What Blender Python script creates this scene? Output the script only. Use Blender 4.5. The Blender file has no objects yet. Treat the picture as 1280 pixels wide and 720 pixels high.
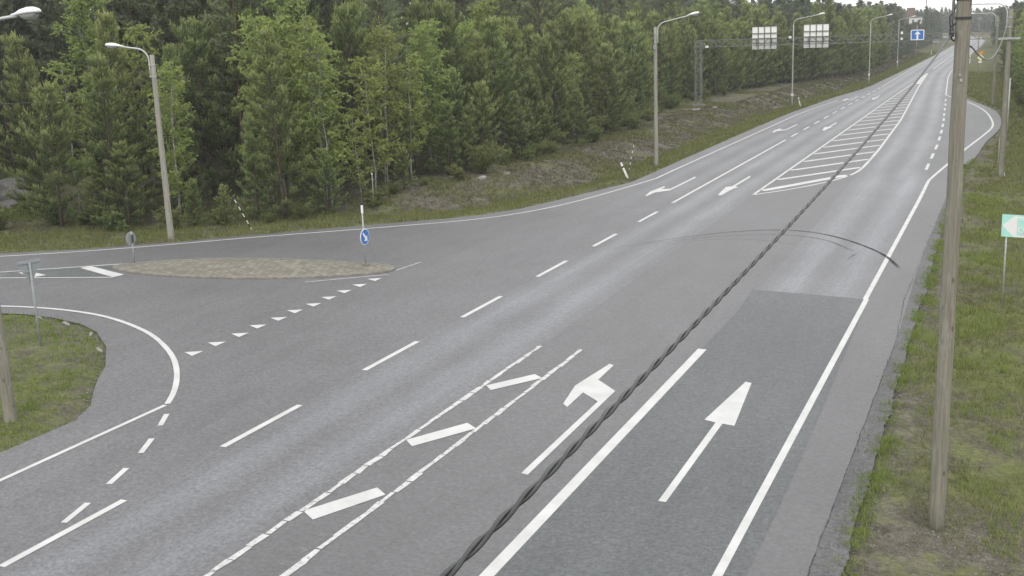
import bpy, math, random
import numpy as np
from mathutils import Vector, Matrix, noise as mnoise

random.seed(11)
rng = np.random.default_rng(5)
scn = bpy.context.scene
COL = scn.collection
V = Vector

# ------------------------------------------------------------------ tagging
def tag(o, label=None, cat=None, group=None, kind=None):
    if label: o['label'] = label
    if cat: o['category'] = cat
    if group: o['group'] = group
    if kind: o['kind'] = kind
    return o

def empty(name, loc=(0, 0, 0), rz=0.0):
    o = bpy.data.objects.new(name, None)
    o.empty_display_size = 0.3
    COL.objects.link(o)
    o.location = loc
    o.rotation_euler = (0, 0, rz)
    return o

def copy_tree(o, parent=None):
    c = o.copy()
    COL.objects.link(c)
    if parent is not None:
        c.parent = parent
    for ch in list(o.children):
        copy_tree(ch, c)
    return c

# ------------------------------------------------------------------ materials
def new_mat(name):
    m = bpy.data.materials.new(name)
    m.use_nodes = True
    nt = m.node_tree
    nt.nodes.clear()
    out = nt.nodes.new('ShaderNodeOutputMaterial')
    return m, nt, out

class N:
    """small helper for building node graphs"""
    def __init__(s, nt): s.nt = nt
    def new(s, t, **kw):
        n = s.nt.nodes.new(t)
        for k, v in kw.items():
            setattr(n, k, v)
        return n
    def link(s, a, b): s.nt.links.new(a, b)
    def put(s, sock, v):
        if hasattr(v, 'is_output') or isinstance(v, bpy.types.NodeSocket): s.link(v, sock)
        else: sock.default_value = v
    def math(s, op, a, b=None, clamp=False):
        n = s.new('ShaderNodeMath', operation=op); n.use_clamp = clamp
        s.put(n.inputs[0], a)
        if b is not None: s.put(n.inputs[1], b)
        return n.outputs[0]
    def mix(s, fac, a, b, blend='MIX'):
        n = s.new('ShaderNodeMix', data_type='RGBA', blend_type=blend)
        s.put(n.inputs[0], fac)
        s.put(n.inputs[6], a if not isinstance(a, tuple) else (*a, 1) if len(a) == 3 else a)
        s.put(n.inputs[7], b if not isinstance(b, tuple) else (*b, 1) if len(b) == 3 else b)
        return n.outputs[2]
    def noise(s, vec, scale, detail=4, rough=0.55):
        n = s.new('ShaderNodeTexNoise')
        if vec is not None: s.link(vec, n.inputs['Vector'])
        n.inputs['Scale'].default_value = scale
        n.inputs['Detail'].default_value = detail
        n.inputs['Roughness'].default_value = rough
        return n.outputs['Fac']
    def ramp(s, fac, stops):
        n = s.new('ShaderNodeValToRGB')
        s.put(n.inputs[0], fac)
        el = n.color_ramp.elements
        while len(el) < len(stops): el.new(0.5)
        for e, (p, c) in zip(el, stops):
            e.position = p
            e.color = (*c, 1) if len(c) == 3 else c
        return n.outputs[0]
    def rng(s, v, a, b, c=0.0, d=1.0, smooth=False):
        n = s.new('ShaderNodeMapRange', interpolation_type='SMOOTHSTEP' if smooth else 'LINEAR')
        s.put(n.inputs[0], v)
        n.inputs[1].default_value = a; n.inputs[2].default_value = b
        n.inputs[3].default_value = c; n.inputs[4].default_value = d
        return n.outputs[0]
    def pos(s): return s.new('ShaderNodeNewGeometry').outputs['Position']
    def obj(s): return s.new('ShaderNodeTexCoord').outputs['Object']
    def attr(s, name): return s.new('ShaderNodeAttribute', attribute_name=name).outputs['Fac']
    def scaled(s, vec, sc):
        n = s.new('ShaderNodeMapping'); s.link(vec, n.inputs[0]); n.inputs['Scale'].default_value = sc
        return n.outputs[0]
    def bsdf(s, out, col, rough=0.7, spec=0.3, metal=0.0, bump=None, bstr=0.3, bdist=0.02):
        b = s.new('ShaderNodeBsdfPrincipled')
        s.put(b.inputs['Base Color'], (*col, 1) if isinstance(col, tuple) and len(col) == 3 else col)
        s.put(b.inputs['Roughness'], rough)
        b.inputs['Metallic'].default_value = metal
        s.put(b.inputs['Specular IOR Level'], spec)
        if bump is not None:
            bn = s.new('ShaderNodeBump')
            bn.inputs['Strength'].default_value = bstr
            bn.inputs['Distance'].default_value = bdist
            s.link(bump, bn.inputs['Height'])
            s.link(bn.outputs[0], b.inputs['Normal'])
        s.link(b.outputs[0], out.inputs[0])
        return b

def grime_mat(name, a, b, scale=6.0, rough=0.6, metal=0.0, spec=0.3, stretch=(1, 1, 1)):
    m, nt, out = new_mat(name); n = N(nt)
    v = n.scaled(n.obj(), stretch)
    f = n.noise(v, scale, 5, 0.65)
    c = n.ramp(f, [(0.3, a), (0.7, b)])
    n.bsdf(out, c, rough, spec, metal, bump=f, bstr=0.15)
    return m

def asphalt_base(n, lo, hi):
    """speckled, patchy asphalt colour from world position"""
    p = n.pos()
    big = n.noise(p, 0.11, 4, 0.6)
    mid = n.noise(n.scaled(p, (1.3, 0.25, 1)), 1.1, 4, 0.6)
    fine = n.noise(p, 28.0, 3, 0.75)
    c = n.ramp(n.math('ADD', n.math('MULTIPLY', big, 0.6), n.math('MULTIPLY', mid, 0.4)), [(0.36, lo), (0.64, hi)])
    sp = n.rng(fine, 0.28, 0.72, 0.72, 1.30)
    # lighter single stones
    vor = n.new('ShaderNodeTexVoronoi'); vor.inputs['Scale'].default_value = 22.0
    n.link(p, vor.inputs['Vector'])
    st = n.rng(vor.outputs['Distance'], 0.0, 0.32, 1.25, 0.94)
    g1 = n.rng(n.noise(p, 11.0, 2, 0.6), 0.34, 0.66, 0.75, 1.25)
    g2 = n.rng(n.noise(p, 4.5, 3, 0.65), 0.32, 0.68, 0.86, 1.14)
    stain = n.rng(n.noise(n.scaled(p, (1.0, 0.5, 1)), 0.75, 5, 0.7), 0.58, 0.72, 1.0, 0.86)
    k = n.math('MULTIPLY', n.math('MULTIPLY', sp, st), n.math('MULTIPLY', n.math('MULTIPLY', g1, g2), stain))
    cc = n.new('ShaderNodeCombineXYZ')
    for i in range(3): n.link(k, cc.inputs[i])
    return n.mix(1.0, c, cc.outputs[0], 'MULTIPLY'), fine, p

def m_road():
    m, nt, out = new_mat('asphalt_road'); n = N(nt)
    col, fine, p = asphalt_base(n, (0.105, 0.104, 0.110), (0.150, 0.150, 0.158))
    u = n.attr('lane')
    fr = n.math('FRACT', u)
    # two polished wheel tracks per lane, each modulated by streaky noise
    w1 = n.rng(n.math('ABSOLUTE', n.math('SUBTRACT', fr, 0.26)), 0.0, 0.23, 1.0, 0.0, True)
    w2 = n.rng(n.math('ABSOLUTE', n.math('SUBTRACT', fr, 0.74)), 0.0, 0.23, 1.0, 0.0, True)
    w = n.math('ADD', w1, w2)
    # only lanes that carry traffic: u in 1..3 (oncoming) and 5..6 (ours)
    la = n.math('MULTIPLY', n.math('GREATER_THAN', u, 2.0), n.math('LESS_THAN', u, 3.0))
    lb = n.math('MULTIPLY', n.math('GREATER_THAN', u, 5.0), n.math('LESS_THAN', u, 6.0))
    lc = n.math('MULTIPLY', n.math('GREATER_THAN', u, 1.0), n.math('LESS_THAN', u, 2.0))
    y = n.new('ShaderNodeSeparateXYZ'); n.link(p, y.inputs[0])
    lcy = n.math('MULTIPLY', lc, n.rng(y.outputs[1], 46, 62, 0.0, 0.75))
    lanes = n.math('ADD', n.math('ADD', la, lb), lcy)
    streak = n.rng(n.noise(n.scaled(p, (2.2, 0.06, 1)), 1.0, 4, 0.6), 0.3, 0.7, 0.55, 1.15)
    scr = n.rng(n.noise(n.scaled(p, (9.0, 0.14, 1)), 1.0, 3, 0.7), 0.3, 0.7, 0.72, 1.2)
    streak = n.math('MULTIPLY', streak, scr)
    tw = n.math('MULTIPLY', n.math('MULTIPLY', w, lanes), streak)
    base_l = n.math('MULTIPLY', n.math('ADD', la, lb), 0.10)
    tw = n.math('ADD', n.math('MULTIPLY', tw, 0.5), base_l)
    col = n.mix(n.math('MULTIPLY', tw, 0.9, True), col, n.mix(1.0, col, (1.60, 1.69, 1.78), 'MULTIPLY'))
    # dark oil strip between the tracks
    oil = n.math('MULTIPLY', n.math('ADD', la, lb), n.rng(n.math('ABSOLUTE', n.math('SUBTRACT', fr, 0.5)), 0.0, 0.1, 0.10, 0.0, True))
    col = n.mix(oil, col, (0.085, 0.086, 0.09))
    # turn lane / hatching / shoulder slightly darker, warmer
    lt = n.math('MULTIPLY', n.math('GREATER_THAN', u, 3.0), n.math('LESS_THAN', u, 5.0))
    col = n.mix(n.math('MULTIPLY', lt, 0.32), col, (0.098, 0.097, 0.099))
    sh = n.math('GREATER_THAN', u, 6.0)
    col = n.mix(n.math('MULTIPLY', sh, 0.5), col, (0.105, 0.101, 0.104))
    rough = n.rng(tw, 0, 1, 0.52, 0.35)
    n.bsdf(out, col, rough, 0.7, bump=fine, bstr=0.35, bdist=0.006)
    return m

def m_asphalt(name, lo, hi, rough=0.52, spec=0.7, edge=None):
    m, nt, out = new_mat(name); n = N(nt)
    col, fine, p = asphalt_base(n, lo, hi)
    n.bsdf(out, col, rough, spec, bump=fine, bstr=0.35, bdist=0.006)
    return m

def m_paint(name, wear=0.3, seed=0.0, dash=False):
    m, nt, out = new_mat(name); n = N(nt)
    p = n.pos()
    f = n.noise(p, 9.0, 5, 0.7)
    g = n.noise(p, 45.0, 2, 0.6)
    dirt = n.noise(p, 1.3, 3, 0.6)
    white = n.ramp(dirt, [(0.3, (0.50, 0.50, 0.49)), (0.65, (0.60, 0.60, 0.595))])
    k = n.rng(n.math('ADD', n.math('MULTIPLY', f, 0.65), n.math('MULTIPLY', g, 0.35)), wear - 0.05, wear + 0.06, 0.0, 1.0)
    col = n.mix(k, (0.19, 0.19, 0.19), white)
    n.bsdf(out, col, 0.6, 0.3, bump=g, bstr=0.2, bdist=0.004)
    return m

def m_ghost(name, col, wear=0.5, scale=(6, 1, 1), fac=0.8):
    """thin worn film on the asphalt: tyre rubber, old paint"""
    m, nt, out = new_mat(name); n = N(nt)
    p = n.pos()
    f = n.noise(n.scaled(p, scale), 2.2, 5, 0.7)
    a = n.math('MULTIPLY', n.rng(f, wear - 0.15, wear + 0.2, 0.0, fac), n.attr('fade'))
    d = n.new('ShaderNodeBsdfDiffuse'); d.inputs[0].default_value = (*col, 1)
    t = n.new('ShaderNodeBsdfTransparent')
    mx = n.new('ShaderNodeMixShader')
    n.link(a, mx.inputs[0]); n.link(t.outputs[0], mx.inputs[1]); n.link(d.outputs[0], mx.inputs[2])
    n.link(mx.outputs[0], out.inputs[0])
    return m

def m_ground():
    m, nt, out = new_mat('verge_soil_and_grass'); n = N(nt)
    p = n.pos()
    a = n.noise(p, 0.22, 5, 0.62)
    b = n.noise(p, 1.5, 6, 0.7)
    c = n.noise(p, 9.0, 5, 0.75)
    d = n.noise(p, 32.0, 3, 0.7)
    soil = n.ramp(n.math('ADD', n.math('MULTIPLY', b, 0.45), n.math('MULTIPLY', c, 0.55)),
                  [(0.35, (0.045, 0.040, 0.033)), (0.5, (0.118, 0.105, 0.088)), (0.64, (0.215, 0.198, 0.172))])
    soil2 = n.mix(n.rng(d, 0.5, 0.75, 0.0, 0.55), soil, (0.26, 0.25, 0.235))
    grass = n.ramp(n.math('ADD', n.math('MULTIPLY', b, 0.35), n.math('ADD', n.math('MULTIPLY', c, 0.4), n.math('MULTIPLY', d, 0.25))),
                   [(0.34, (0.048, 0.056, 0.022)), (0.5, (0.122, 0.136, 0.052)), (0.66, (0.215, 0.222, 0.098))])
    gm = n.math('ADD', n.math('MULTIPLY', a, 0.55), n.math('MULTIPLY', b, 0.45))
    gmask = n.rng(gm, 0.40, 0.54, 0.0, 1.0)
    w = n.attr('soil')
    gmask = n.math('MULTIPLY', gmask, n.math('SUBTRACT', 1.0, w), True)
    gm2 = n.math('MAXIMUM', gmask, n.rng(n.math('SUBTRACT', n.math('ADD', n.math('MULTIPLY', a, 0.6), n.math('MULTIPLY', b, 0.4)), n.math('MULTIPLY', w, 0.05)), 0.44, 0.54, 0.0, 0.8))
    col = n.mix(gm2, soil2, grass)
    n.bsdf(out, col, 0.95, 0.08, bump=c, bstr=0.6, bdist=0.08)
    return m

def m_leaf(name, stops, transl=0.35, hue=0.06, val=0.35):
    m, nt, out = new_mat(name); n = N(nt)
    t = n.attr('tone')
    col = n.ramp(t, stops)
    oi = n.new('ShaderNodeObjectInfo')
    hs = n.new('ShaderNodeHueSaturation')
    n.link(n.math('ADD', n.math('MULTIPLY', oi.outputs['Random'], hue), 0.5 - hue * 0.5), hs.inputs['Hue'])
    r2 = n.math('FRACT', n.math('MULTIPLY', oi.outputs['Random'], 7.31))
    n.link(n.math('ADD', n.math('MULTIPLY', r2, val), 1.0 - val * 0.5), hs.inputs['Value'])
    hs.inputs['Saturation'].default_value = 1.0
    n.link(col, hs.inputs['Color'])
    d = n.new('ShaderNodeBsdfDiffuse'); n.link(hs.outputs[0], d.inputs[0])
    tr = n.new('ShaderNodeBsdfTranslucent'); n.link(hs.outputs[0], tr.inputs[0])
    mx = n.new('ShaderNodeMixShader'); mx.inputs[0].default_value = transl
    n.link(d.outputs[0], mx.inputs[1]); n.link(tr.outputs[0], mx.inputs[2])
    n.link(mx.outputs[0], out.inputs[0])
    return m

def m_wood(name, a=(0.14, 0.13, 0.105), b=(0.30, 0.285, 0.235)):
    m, nt, out = new_mat(name); n = N(nt)
    o = n.obj()
    f = n.noise(n.scaled(o, (14, 14, 0.55)), 2.0, 6, 0.7)
    g = n.noise(n.scaled(o, (3, 3, 0.9)), 1.6, 5, 0.7)
    col = n.ramp(f, [(0.28, a), (0.72, b)])
    lich = n.rng(g, 0.52, 0.70, 0.0, 0.55)
    col = n.mix(lich, col, (0.36, 0.37, 0.31))
    kn = n.new('ShaderNodeTexVoronoi'); kn.inputs['Scale'].default_value = 1.0
    n.link(n.scaled(o, (4, 4, 2.2)), kn.inputs['Vector'])
    col = n.mix(n.rng(kn.outputs['Distance'], 0.05, 0.16, 0.7, 0.0), col, (0.07, 0.065, 0.055))
    crack = n.noise(n.scaled(o, (40, 40, 0.5)), 1.0, 3, 0.6)
    col = n.mix(n.rng(crack, 0.62, 0.7, 0.0, 0.6), col, (0.06, 0.055, 0.045))
    n.bsdf(out, col, 0.85, 0.15, bump=f, bstr=0.5, bdist=0.01)
    return m

def m_brick(name, c1, c2, mortar, scale, w=0.5, h=0.25):
    m, nt, out = new_mat(name); n = N(nt)
    p = n.pos()
    br = n.new('ShaderNodeTexBrick')
    mp = n.new('ShaderNodeMapping'); n.link(p, mp.inputs[0]); mp.inputs['Rotation'].default_value = (0, 0, 0.35)
    n.link(mp.outputs[0], br.inputs['Vector'])
    br.inputs['Color1'].default_value = (*c1, 1); br.inputs['Color2'].default_value = (*c2, 1)
    br.inputs['Mortar'].default_value = (*mortar, 1)
    br.inputs['Scale'].default_value = scale
    br.inputs['Mortar Size'].default_value = 0.018
    br.inputs['Brick Width'].default_value = w; br.inputs['Row Height'].default_value = h
    f = n.noise(p, 1.6, 5, 0.7); g = n.noise(p, 18, 3, 0.7)
    col = n.mix(n.rng(f, 0.35, 0.7, 0.0, 0.55), br.outputs['Color'], mortar)
    col = n.mix(n.rng(g, 0.3, 0.7, 0.25, 0.0), col, (0.07, 0.065, 0.05))
    n.bsdf(out, col, 0.9, 0.15, bump=br.outputs['Fac'], bstr=-0.4, bdist=0.01)
    return m

def flat_mat(name, col, rough=0.5, metal=0.0, spec=0.4, var=0.12):
    a = tuple(max(0.0, x * (1 - var)) for x in col); b = tuple(min(1.0, x * (1 + var)) for x in col)
    return grime_mat(name, a, b, 5.0, rough, metal, spec)

M = {}
M['road'] = m_road()
M['junction'] = m_asphalt('asphalt_junction', (0.105, 0.104, 0.110), (0.150, 0.150, 0.158))
M['bay'] = m_asphalt('asphalt_layby', (0.100, 0.101, 0.104), (0.130, 0.131, 0.135))
M['patch'] = m_asphalt('asphalt_new_patch', (0.078, 0.084, 0.088), (0.108, 0.115, 0.119), 0.58)
M['shoulder'] = m_asphalt('asphalt_old_shoulder', (0.080, 0.078, 0.080), (0.136, 0.133, 0.135), 0.65, 0.4)
M['paint'] = m_paint('road_paint', 0.30)
M['paint_worn'] = m_paint('road_paint_worn', 0.42)
M['paint_far'] = m_paint('road_paint_hatching', 0.30)
M['ghost'] = m_ghost('old_paint_ghost', (0.30, 0.30, 0.30), 0.45, (4, 4, 1), 0.6)
M['rubber'] = m_ghost('tyre_rubber', (0.020, 0.020, 0.022), 0.34, (2, 1, 1), 0.85)
M['crack'] = m_ghost('asphalt_crack', (0.05, 0.048, 0.047), 0.48, (3, 3, 1), 0.75)
M['ground'] = m_ground()
M['wood'] = m_wood('weathered_pole_wood')
M['wood_pale'] = m_wood('pale_pole_wood', (0.20, 0.19, 0.165), (0.38, 0.365, 0.32))
M['galv'] = grime_mat('galvanised_steel', (0.30, 0.32, 0.31), (0.46, 0.48, 0.46), 7, 0.55, 0.35)
M['arm'] = grime_mat('lamp_arm_steel', (0.46, 0.49, 0.48), (0.62, 0.64, 0.62), 7, 0.5, 0.2)
M['lamp_shell'] = flat_mat('lamp_shell_white', (0.80, 0.81, 0.82), 0.4, 0.0, 0.4, 0.06)
M['lamp_glass'] = flat_mat('lamp_glass_grey', (0.30, 0.32, 0.31), 0.25, 0.0, 0.5, 0.1)
M['dark_metal'] = flat_mat('dark_fitting', (0.045, 0.047, 0.05), 0.6)
M['lattice'] = grime_mat('gantry_steel', (0.13, 0.14, 0.13), (0.24, 0.25, 0.235), 3, 0.6, 0.3)
M['alu'] = grime_mat('sign_back_aluminium', (0.84, 0.85, 0.80), (0.94, 0.95, 0.91), 1.6, 0.45, 0.0, 0.4)
M['sign_grey'] = grime_mat('sign_back_grey', (0.24, 0.265, 0.275), (0.34, 0.37, 0.38), 4, 0.55, 0.1)
M['blue'] = flat_mat('sign_blue', (0.045, 0.17, 0.52), 0.45, 0, 0.4, 0.1)
M['white'] = flat_mat('sign_white', (0.80, 0.80, 0.80), 0.5, 0, 0.4, 0.04)
M['teal'] = flat_mat('sign_turquoise', (0.40, 0.74, 0.66), 0.5, 0, 0.4, 0.08)
M['orange'] = flat_mat('sign_orange', (0.72, 0.30, 0.04), 0.5, 0, 0.4, 0.1)
M['yellow'] = flat_mat('sign_yellow', (0.84, 0.80, 0.42), 0.5, 0, 0.4, 0.08)
def m_stripes():
    m, nt, out = new_mat('striped_guard'); n = N(nt)
    k = n.math('GREATER_THAN', n.math('FRACT', n.attr('along')), 0.5)
    n.bsdf(out, n.mix(k, (0.62, 0.62, 0.60), (0.02, 0.02, 0.022)), 0.5)
    return m
M['stripes'] = m_stripes()
M['black'] = flat_mat('black_plastic', (0.02, 0.02, 0.022), 0.5)
M['cable'] = grime_mat('cable_black', (0.012, 0.013, 0.013), (0.04, 0.042, 0.043), 9, 0.33, 0.0, 0.65)
M['messenger'] = grime_mat('messenger_strand_grey', (0.12, 0.125, 0.125), (0.20, 0.205, 0.205), 9, 0.5, 0.0, 0.4)
M['paver'] = m_brick('island_pavers', (0.33, 0.312, 0.262), (0.21, 0.198, 0.165), (0.13, 0.124, 0.104), 1.0, 0.40, 0.20)
M['kerb'] = grime_mat('kerb_stone', (0.15, 0.142, 0.120), (0.28, 0.265, 0.23), 4, 0.9, 0, 0.2)
M['stone'] = grime_mat('grey_stone', (0.17, 0.16, 0.15), (0.38, 0.37, 0.35), 5, 0.9, 0, 0.2)
M['gravel'] = grime_mat('loose_gravel', (0.13, 0.125, 0.115), (0.30, 0.29, 0.275), 2.5, 0.9, 0, 0.2)
M['bark'] = grime_mat('pine_bark', (0.045, 0.036, 0.028), (0.12, 0.095, 0.075), 6, 0.95, 0, 0.1, (3, 3, 0.6))
M['bark_red'] = grime_mat('tall_pine_bark', (0.075, 0.056, 0.045), (0.165, 0.12, 0.092), 5, 0.95, 0, 0.1, (3, 3, 0.6))
M['bark_birch'] = grime_mat('birch_bark', (0.10, 0.095, 0.085), (0.44, 0.43, 0.40), 2.6, 0.8, 0, 0.2, (1, 1, 3))
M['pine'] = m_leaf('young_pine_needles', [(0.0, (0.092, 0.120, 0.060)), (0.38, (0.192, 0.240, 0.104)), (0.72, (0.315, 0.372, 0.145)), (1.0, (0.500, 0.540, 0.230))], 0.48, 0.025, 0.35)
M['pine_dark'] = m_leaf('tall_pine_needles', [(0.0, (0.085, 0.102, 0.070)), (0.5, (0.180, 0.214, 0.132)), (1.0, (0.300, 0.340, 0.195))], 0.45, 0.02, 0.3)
M['birch'] = m_leaf('birch_leaves', [(0.0, (0.125, 0.165, 0.050)), (0.5, (0.275, 0.345, 0.105)), (1.0, (0.440, 0.500, 0.190))], 0.5, 0.03, 0.25)
M['bush'] = m_leaf('bush_leaves', [(0.0, (0.08, 0.108, 0.042)), (0.5, (0.16, 0.20, 0.078)), (1.0, (0.25, 0.29, 0.115))], 0.4, 0.05, 0.3)
M['far_wood'] = m_leaf('far_forest_needles', [(0.0, (0.070, 0.086, 0.066)), (0.5, (0.128, 0.154, 0.108)), (1.0, (0.200, 0.228, 0.150))], 0.4, 0.0, 0.0)  # greyer, bluer needle colours with some distance haze put in
M['grass'] = m_leaf('grass_blades', [(0.0, (0.104, 0.122, 0.040)), (0.4, (0.190, 0.208, 0.076)), (0.75, (0.280, 0.288, 0.118)), (1.0, (0.42, 0.39, 0.21))], 0.45, 0.0, 0.0)
M['lush'] = m_leaf('lush_grass_blades', [(0.0, (0.100, 0.155, 0.030)), (0.4, (0.190, 0.265, 0.056)), (0.8, (0.295, 0.350, 0.105)), (1.0, (0.37, 0.36, 0.19))], 0.45, 0.0, 0.0)
M['heath'] = m_leaf('heath_twigs', [(0.0, (0.056, 0.050, 0.036)), (0.5, (0.125, 0.114, 0.074)), (1.0, (0.205, 0.200, 0.105))], 0.2, 0.0, 0.0)
M['brickwall'] = m_brick('brown_brick', (0.20, 0.105, 0.07), (0.16, 0.085, 0.06), (0.2, 0.17, 0.14), 1.5)
M['render'] = grime_mat('white_render', (0.66, 0.66, 0.64), (0.78, 0.78, 0.76), 2, 0.8)
M['roof'] = grime_mat('grey_roof', (0.14, 0.14, 0.145), (0.22, 0.22, 0.225), 3, 0.8)
M['glass'] = flat_mat('window_glass', (0.05, 0.06, 0.07), 0.1, 0, 0.6)
M['earth'] = grime_mat('bank_earth', (0.09, 0.068, 0.056), (0.16, 0.125, 0.105), 0.6, 0.95, 0, 0.05)

# ------------------------------------------------------------------ mesh tools
class MB:
    def __init__(s): s.v = []; s.f = []; s.t = []
    def add(s, vs, fs, t=0.0):
        o = len(s.v)
        s.v += [tuple(x) for x in vs]
        s.f += [tuple(i + o for i in q) for q in fs]
        s.t += [t] * len(vs) if not isinstance(t, (list, tuple)) else list(t)
        return s
    def box(s, c, d, rot=None):
        x, y, z = d[0] / 2, d[1] / 2, d[2] / 2
        P = [V((a, b, e)) for e in (-z, z) for a, b in ((-x, -y), (x, -y), (x, y), (-x, y))]
        if rot is not None: P = [rot @ p for p in P]
        P = [p + V(c) for p in P]
        return s.add(P, [(3, 2, 1, 0), (4, 5, 6, 7), (0, 1, 5, 4), (1, 2, 6, 5), (2, 3, 7, 6), (3, 0, 4, 7)])
    def bar(s, a, b, w, h=None):
        a, b = V(a), V(b); d = b - a
        q = d.to_track_quat('Z', 'Y').to_matrix()
        return s.box((a + b) / 2, (w, h or w, d.length), q)
    def tube(s, pts, r, n=8, cap=True):
        pts = [V(p) for p in pts]
        rs = r if isinstance(r, (list, tuple)) else [r] * len(pts)
        vs = []; fs = []
        up = None
        for i, p in enumerate(pts):
            t = (pts[min(i + 1, len(pts) - 1)] - pts[max(i - 1, 0)]).normalized()
            if up is None:
                up = t.orthogonal().normalized()
            up = (up - t * up.dot(t)).normalized()
            w = t.cross(up)
            for k in range(n):
                a = 2 * math.pi * k / n
                vs.append(p + (up * math.cos(a) + w * math.sin(a)) * rs[i])
        for i in range(len(pts) - 1):
            for k in range(n):
                a, b = i * n + k, i * n + (k + 1) % n
                fs.append((a, b, b + n, a + n))
        if cap:
            fs.append(tuple(range(n - 1, -1, -1)))
            fs.append(tuple((len(pts) - 1) * n + k for k in range(n)))
        return s.add(vs, fs)
    def prism(s, poly, z0, z1):
        """poly: list of (x,y), counter clockwise"""
        n = len(poly)
        vs = [(x, y, z0) for x, y in poly] + [(x, y, z1) for x, y in poly]
        fs = [tuple(range(n - 1, -1, -1)), tuple(range(n, 2 * n))]
        fs += [(i, (i + 1) % n, (i + 1) % n + n, i + n) for i in range(n)]
        return s.add(vs, fs)
    def sheet(s, poly, z, t=0.0):
        return s.add([(x, y, z) for x, y in poly], [tuple(range(len(poly)))], t)
    def xf(s, mat, start=0):
        s.v[start:] = [tuple(mat @ V(p)) for p in s.v[start:]]
        return s
    def build(s, name, mat, parent=None, attr=None, smooth=False):
        me = bpy.data.meshes.new(name)
        me.from_pydata(s.v, [], s.f)
        if attr:
            a = me.attributes.new(attr, 'FLOAT', 'POINT')
            a.data.foreach_set('value', np.array(s.t, dtype=np.float32))
        me.materials.append(mat)
        me.update()
        if smooth:
            me.polygons.foreach_set('use_smooth', [True] * len(me.polygons))
        o = bpy.data.objects.new(name, me)
        COL.objects.link(o)
        if parent is not None: o.parent = parent
        return o

def up_normals(o):
    import bmesh
    bm = bmesh.new(); bm.from_mesh(o.data)
    bad = [f for f in bm.faces if f.normal.z < 0]
    if bad: bmesh.ops.reverse_faces(bm, faces=bad)
    bm.to_mesh(o.data); bm.free()

def np_mesh(name, vs, fs, mat, tone=None, parent=None, smooth=False, tname='tone'):
    me = bpy.data.meshes.new(name)
    vs = np.asarray(vs, dtype=np.float32); fs = np.asarray(fs, dtype=np.int32)
    k = fs.shape[1]
    me.vertices.add(len(vs)); me.vertices.foreach_set('co', vs.ravel())
    me.loops.add(fs.size); me.loops.foreach_set('vertex_index', fs.ravel())
    me.polygons.add(len(fs)); me.polygons.foreach_set('loop_start', np.arange(0, fs.size, k, dtype=np.int32))
    me.update(calc_edges=True)
    if tone is not None:
        a = me.attributes.new(tname, 'FLOAT', 'POINT')
        a.data.foreach_set('value', np.asarray(tone, dtype=np.float32))
    me.materials.append(mat)
    if smooth: me.polygons.foreach_set('use_smooth', np.ones(len(fs), dtype=bool))
    o = bpy.data.objects.new(name, me)
    COL.objects.link(o)
    if parent is not None: o.parent = parent
    return o

def sstep(a, b, x):
    t = np.clip((np.asarray(x, dtype=float) - a) / (b - a), 0, 1)
    return t * t * (3 - 2 * t)

# ------------------------------------------------------------------ road plan (metres, +Y along the main road)
def tab(*kv):
    ys = [a for a, _ in kv]; xs = [b for _, b in kv]
    return lambda y: np.interp(y, ys, xs)
FARL = [(500, -21.0), (540, -25), (575, -33), (600, -48), (625, -80)]
FARR = [(542, -14.8), (575, -20), (605, -30), (628, -45), (650, -80)]
U = [
    tab((-60, -20.0), (62, -20.0), (72, -20.1), (100, -20.3), (113, -20.28), (137, -19.4), (151, -18.3), (160, -18), (220, -18), (300, -18.4), (450, -19.75), *FARL),
    tab((-60, -18.66), (57, -18.9), (65, -19.1), (110, -19.2), (118, -19.0), (135, -18.0), (149, -17.2), (158, -16.6), (212, -17.3), (264, -17.75), (316, -17.8), (450, -19.1), (500, -20.3), (540, -24.2), (575, -31.8), (600, -46), (625, -76)),
    tab((-60, -15.4), (50, -15.45), (80, -15.7), (110, -16.0), (150, -16.2), (160, -16.3), (212, -17.1), (264, -17.55), (316, -17.6), (450, -18.9), (500, -20.1), (540, -24), (575, -31.5), (600, -45.5), (625, -75)),
    tab((-60, -11.8), (30, -11.8), (45, -12.0), (57, -12.12), (78, -12.28), (104, -12.5), (131, -12.75), (164, -12.93), (195, -13.26), (214, -13.43), (270, -14.0), (331, -14.55), (450, -15.4), (542, -19.6), (575, -25), (602, -37), (626, -60), (640, -78)),
    tab((-60, -10.55), (30, -10.55), (45, -10.45), (57, -9.4), (66, -8.32), (70, -8.2), (78, -8.3), (105, -9.15), (156, -11.6), (197, -13.2), (214, -13.35), (270, -13.9), (331, -14.45), (450, -15.3), (542, -19.5), (575, -24.9), (602, -36.9), (626, -59.8), (640, -78)),
    tab((-60, -7.4), (36, -7.4), (50, -7.6), (68, -8.1), (78, -8.2), (105, -9.06), (156, -11.5), (197, -13.1), (214, -13.25), (270, -13.8), (331, -14.35), (450, -15.2), (542, -19.4), (575, -24.8), (602, -36.8), (626, -59.6), (640, -78)),
    tab((-60, -3.9), (58, -3.92), (64.5, -3.98), (68.6, -4.43), (84, -4.7), (94, -5.03), (103, -5.4), (111, -5.8), (123, -6.35), (131.5, -6.8), (139, -7.25), (145, -7.5), (181, -9.2), (201, -9.83), (222, -9.95), (307, -10.6), (378, -10.7), (460, -11.9), (542, -15.6), (575, -20.8), (605, -31), (628, -46), (645, -76)),
    tab((-60, -2.1), (17, -2.1), (31, -2.25), (50, -2.45), (66, -2.5), (70, -2.42), (76, -1.96), (86, -1.6), (91, -1.15), (95, -0.9), (100, -0.82), (107, -0.96), (114, -1.45), (122, -2.7), (130, -4.4), (140, -5.9), (150, -6.7), (181, -8.3), (201, -9.0), (222, -9.2), (307, -9.95), (378, -9.93), (460, -11.03), *FARR),
]
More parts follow.
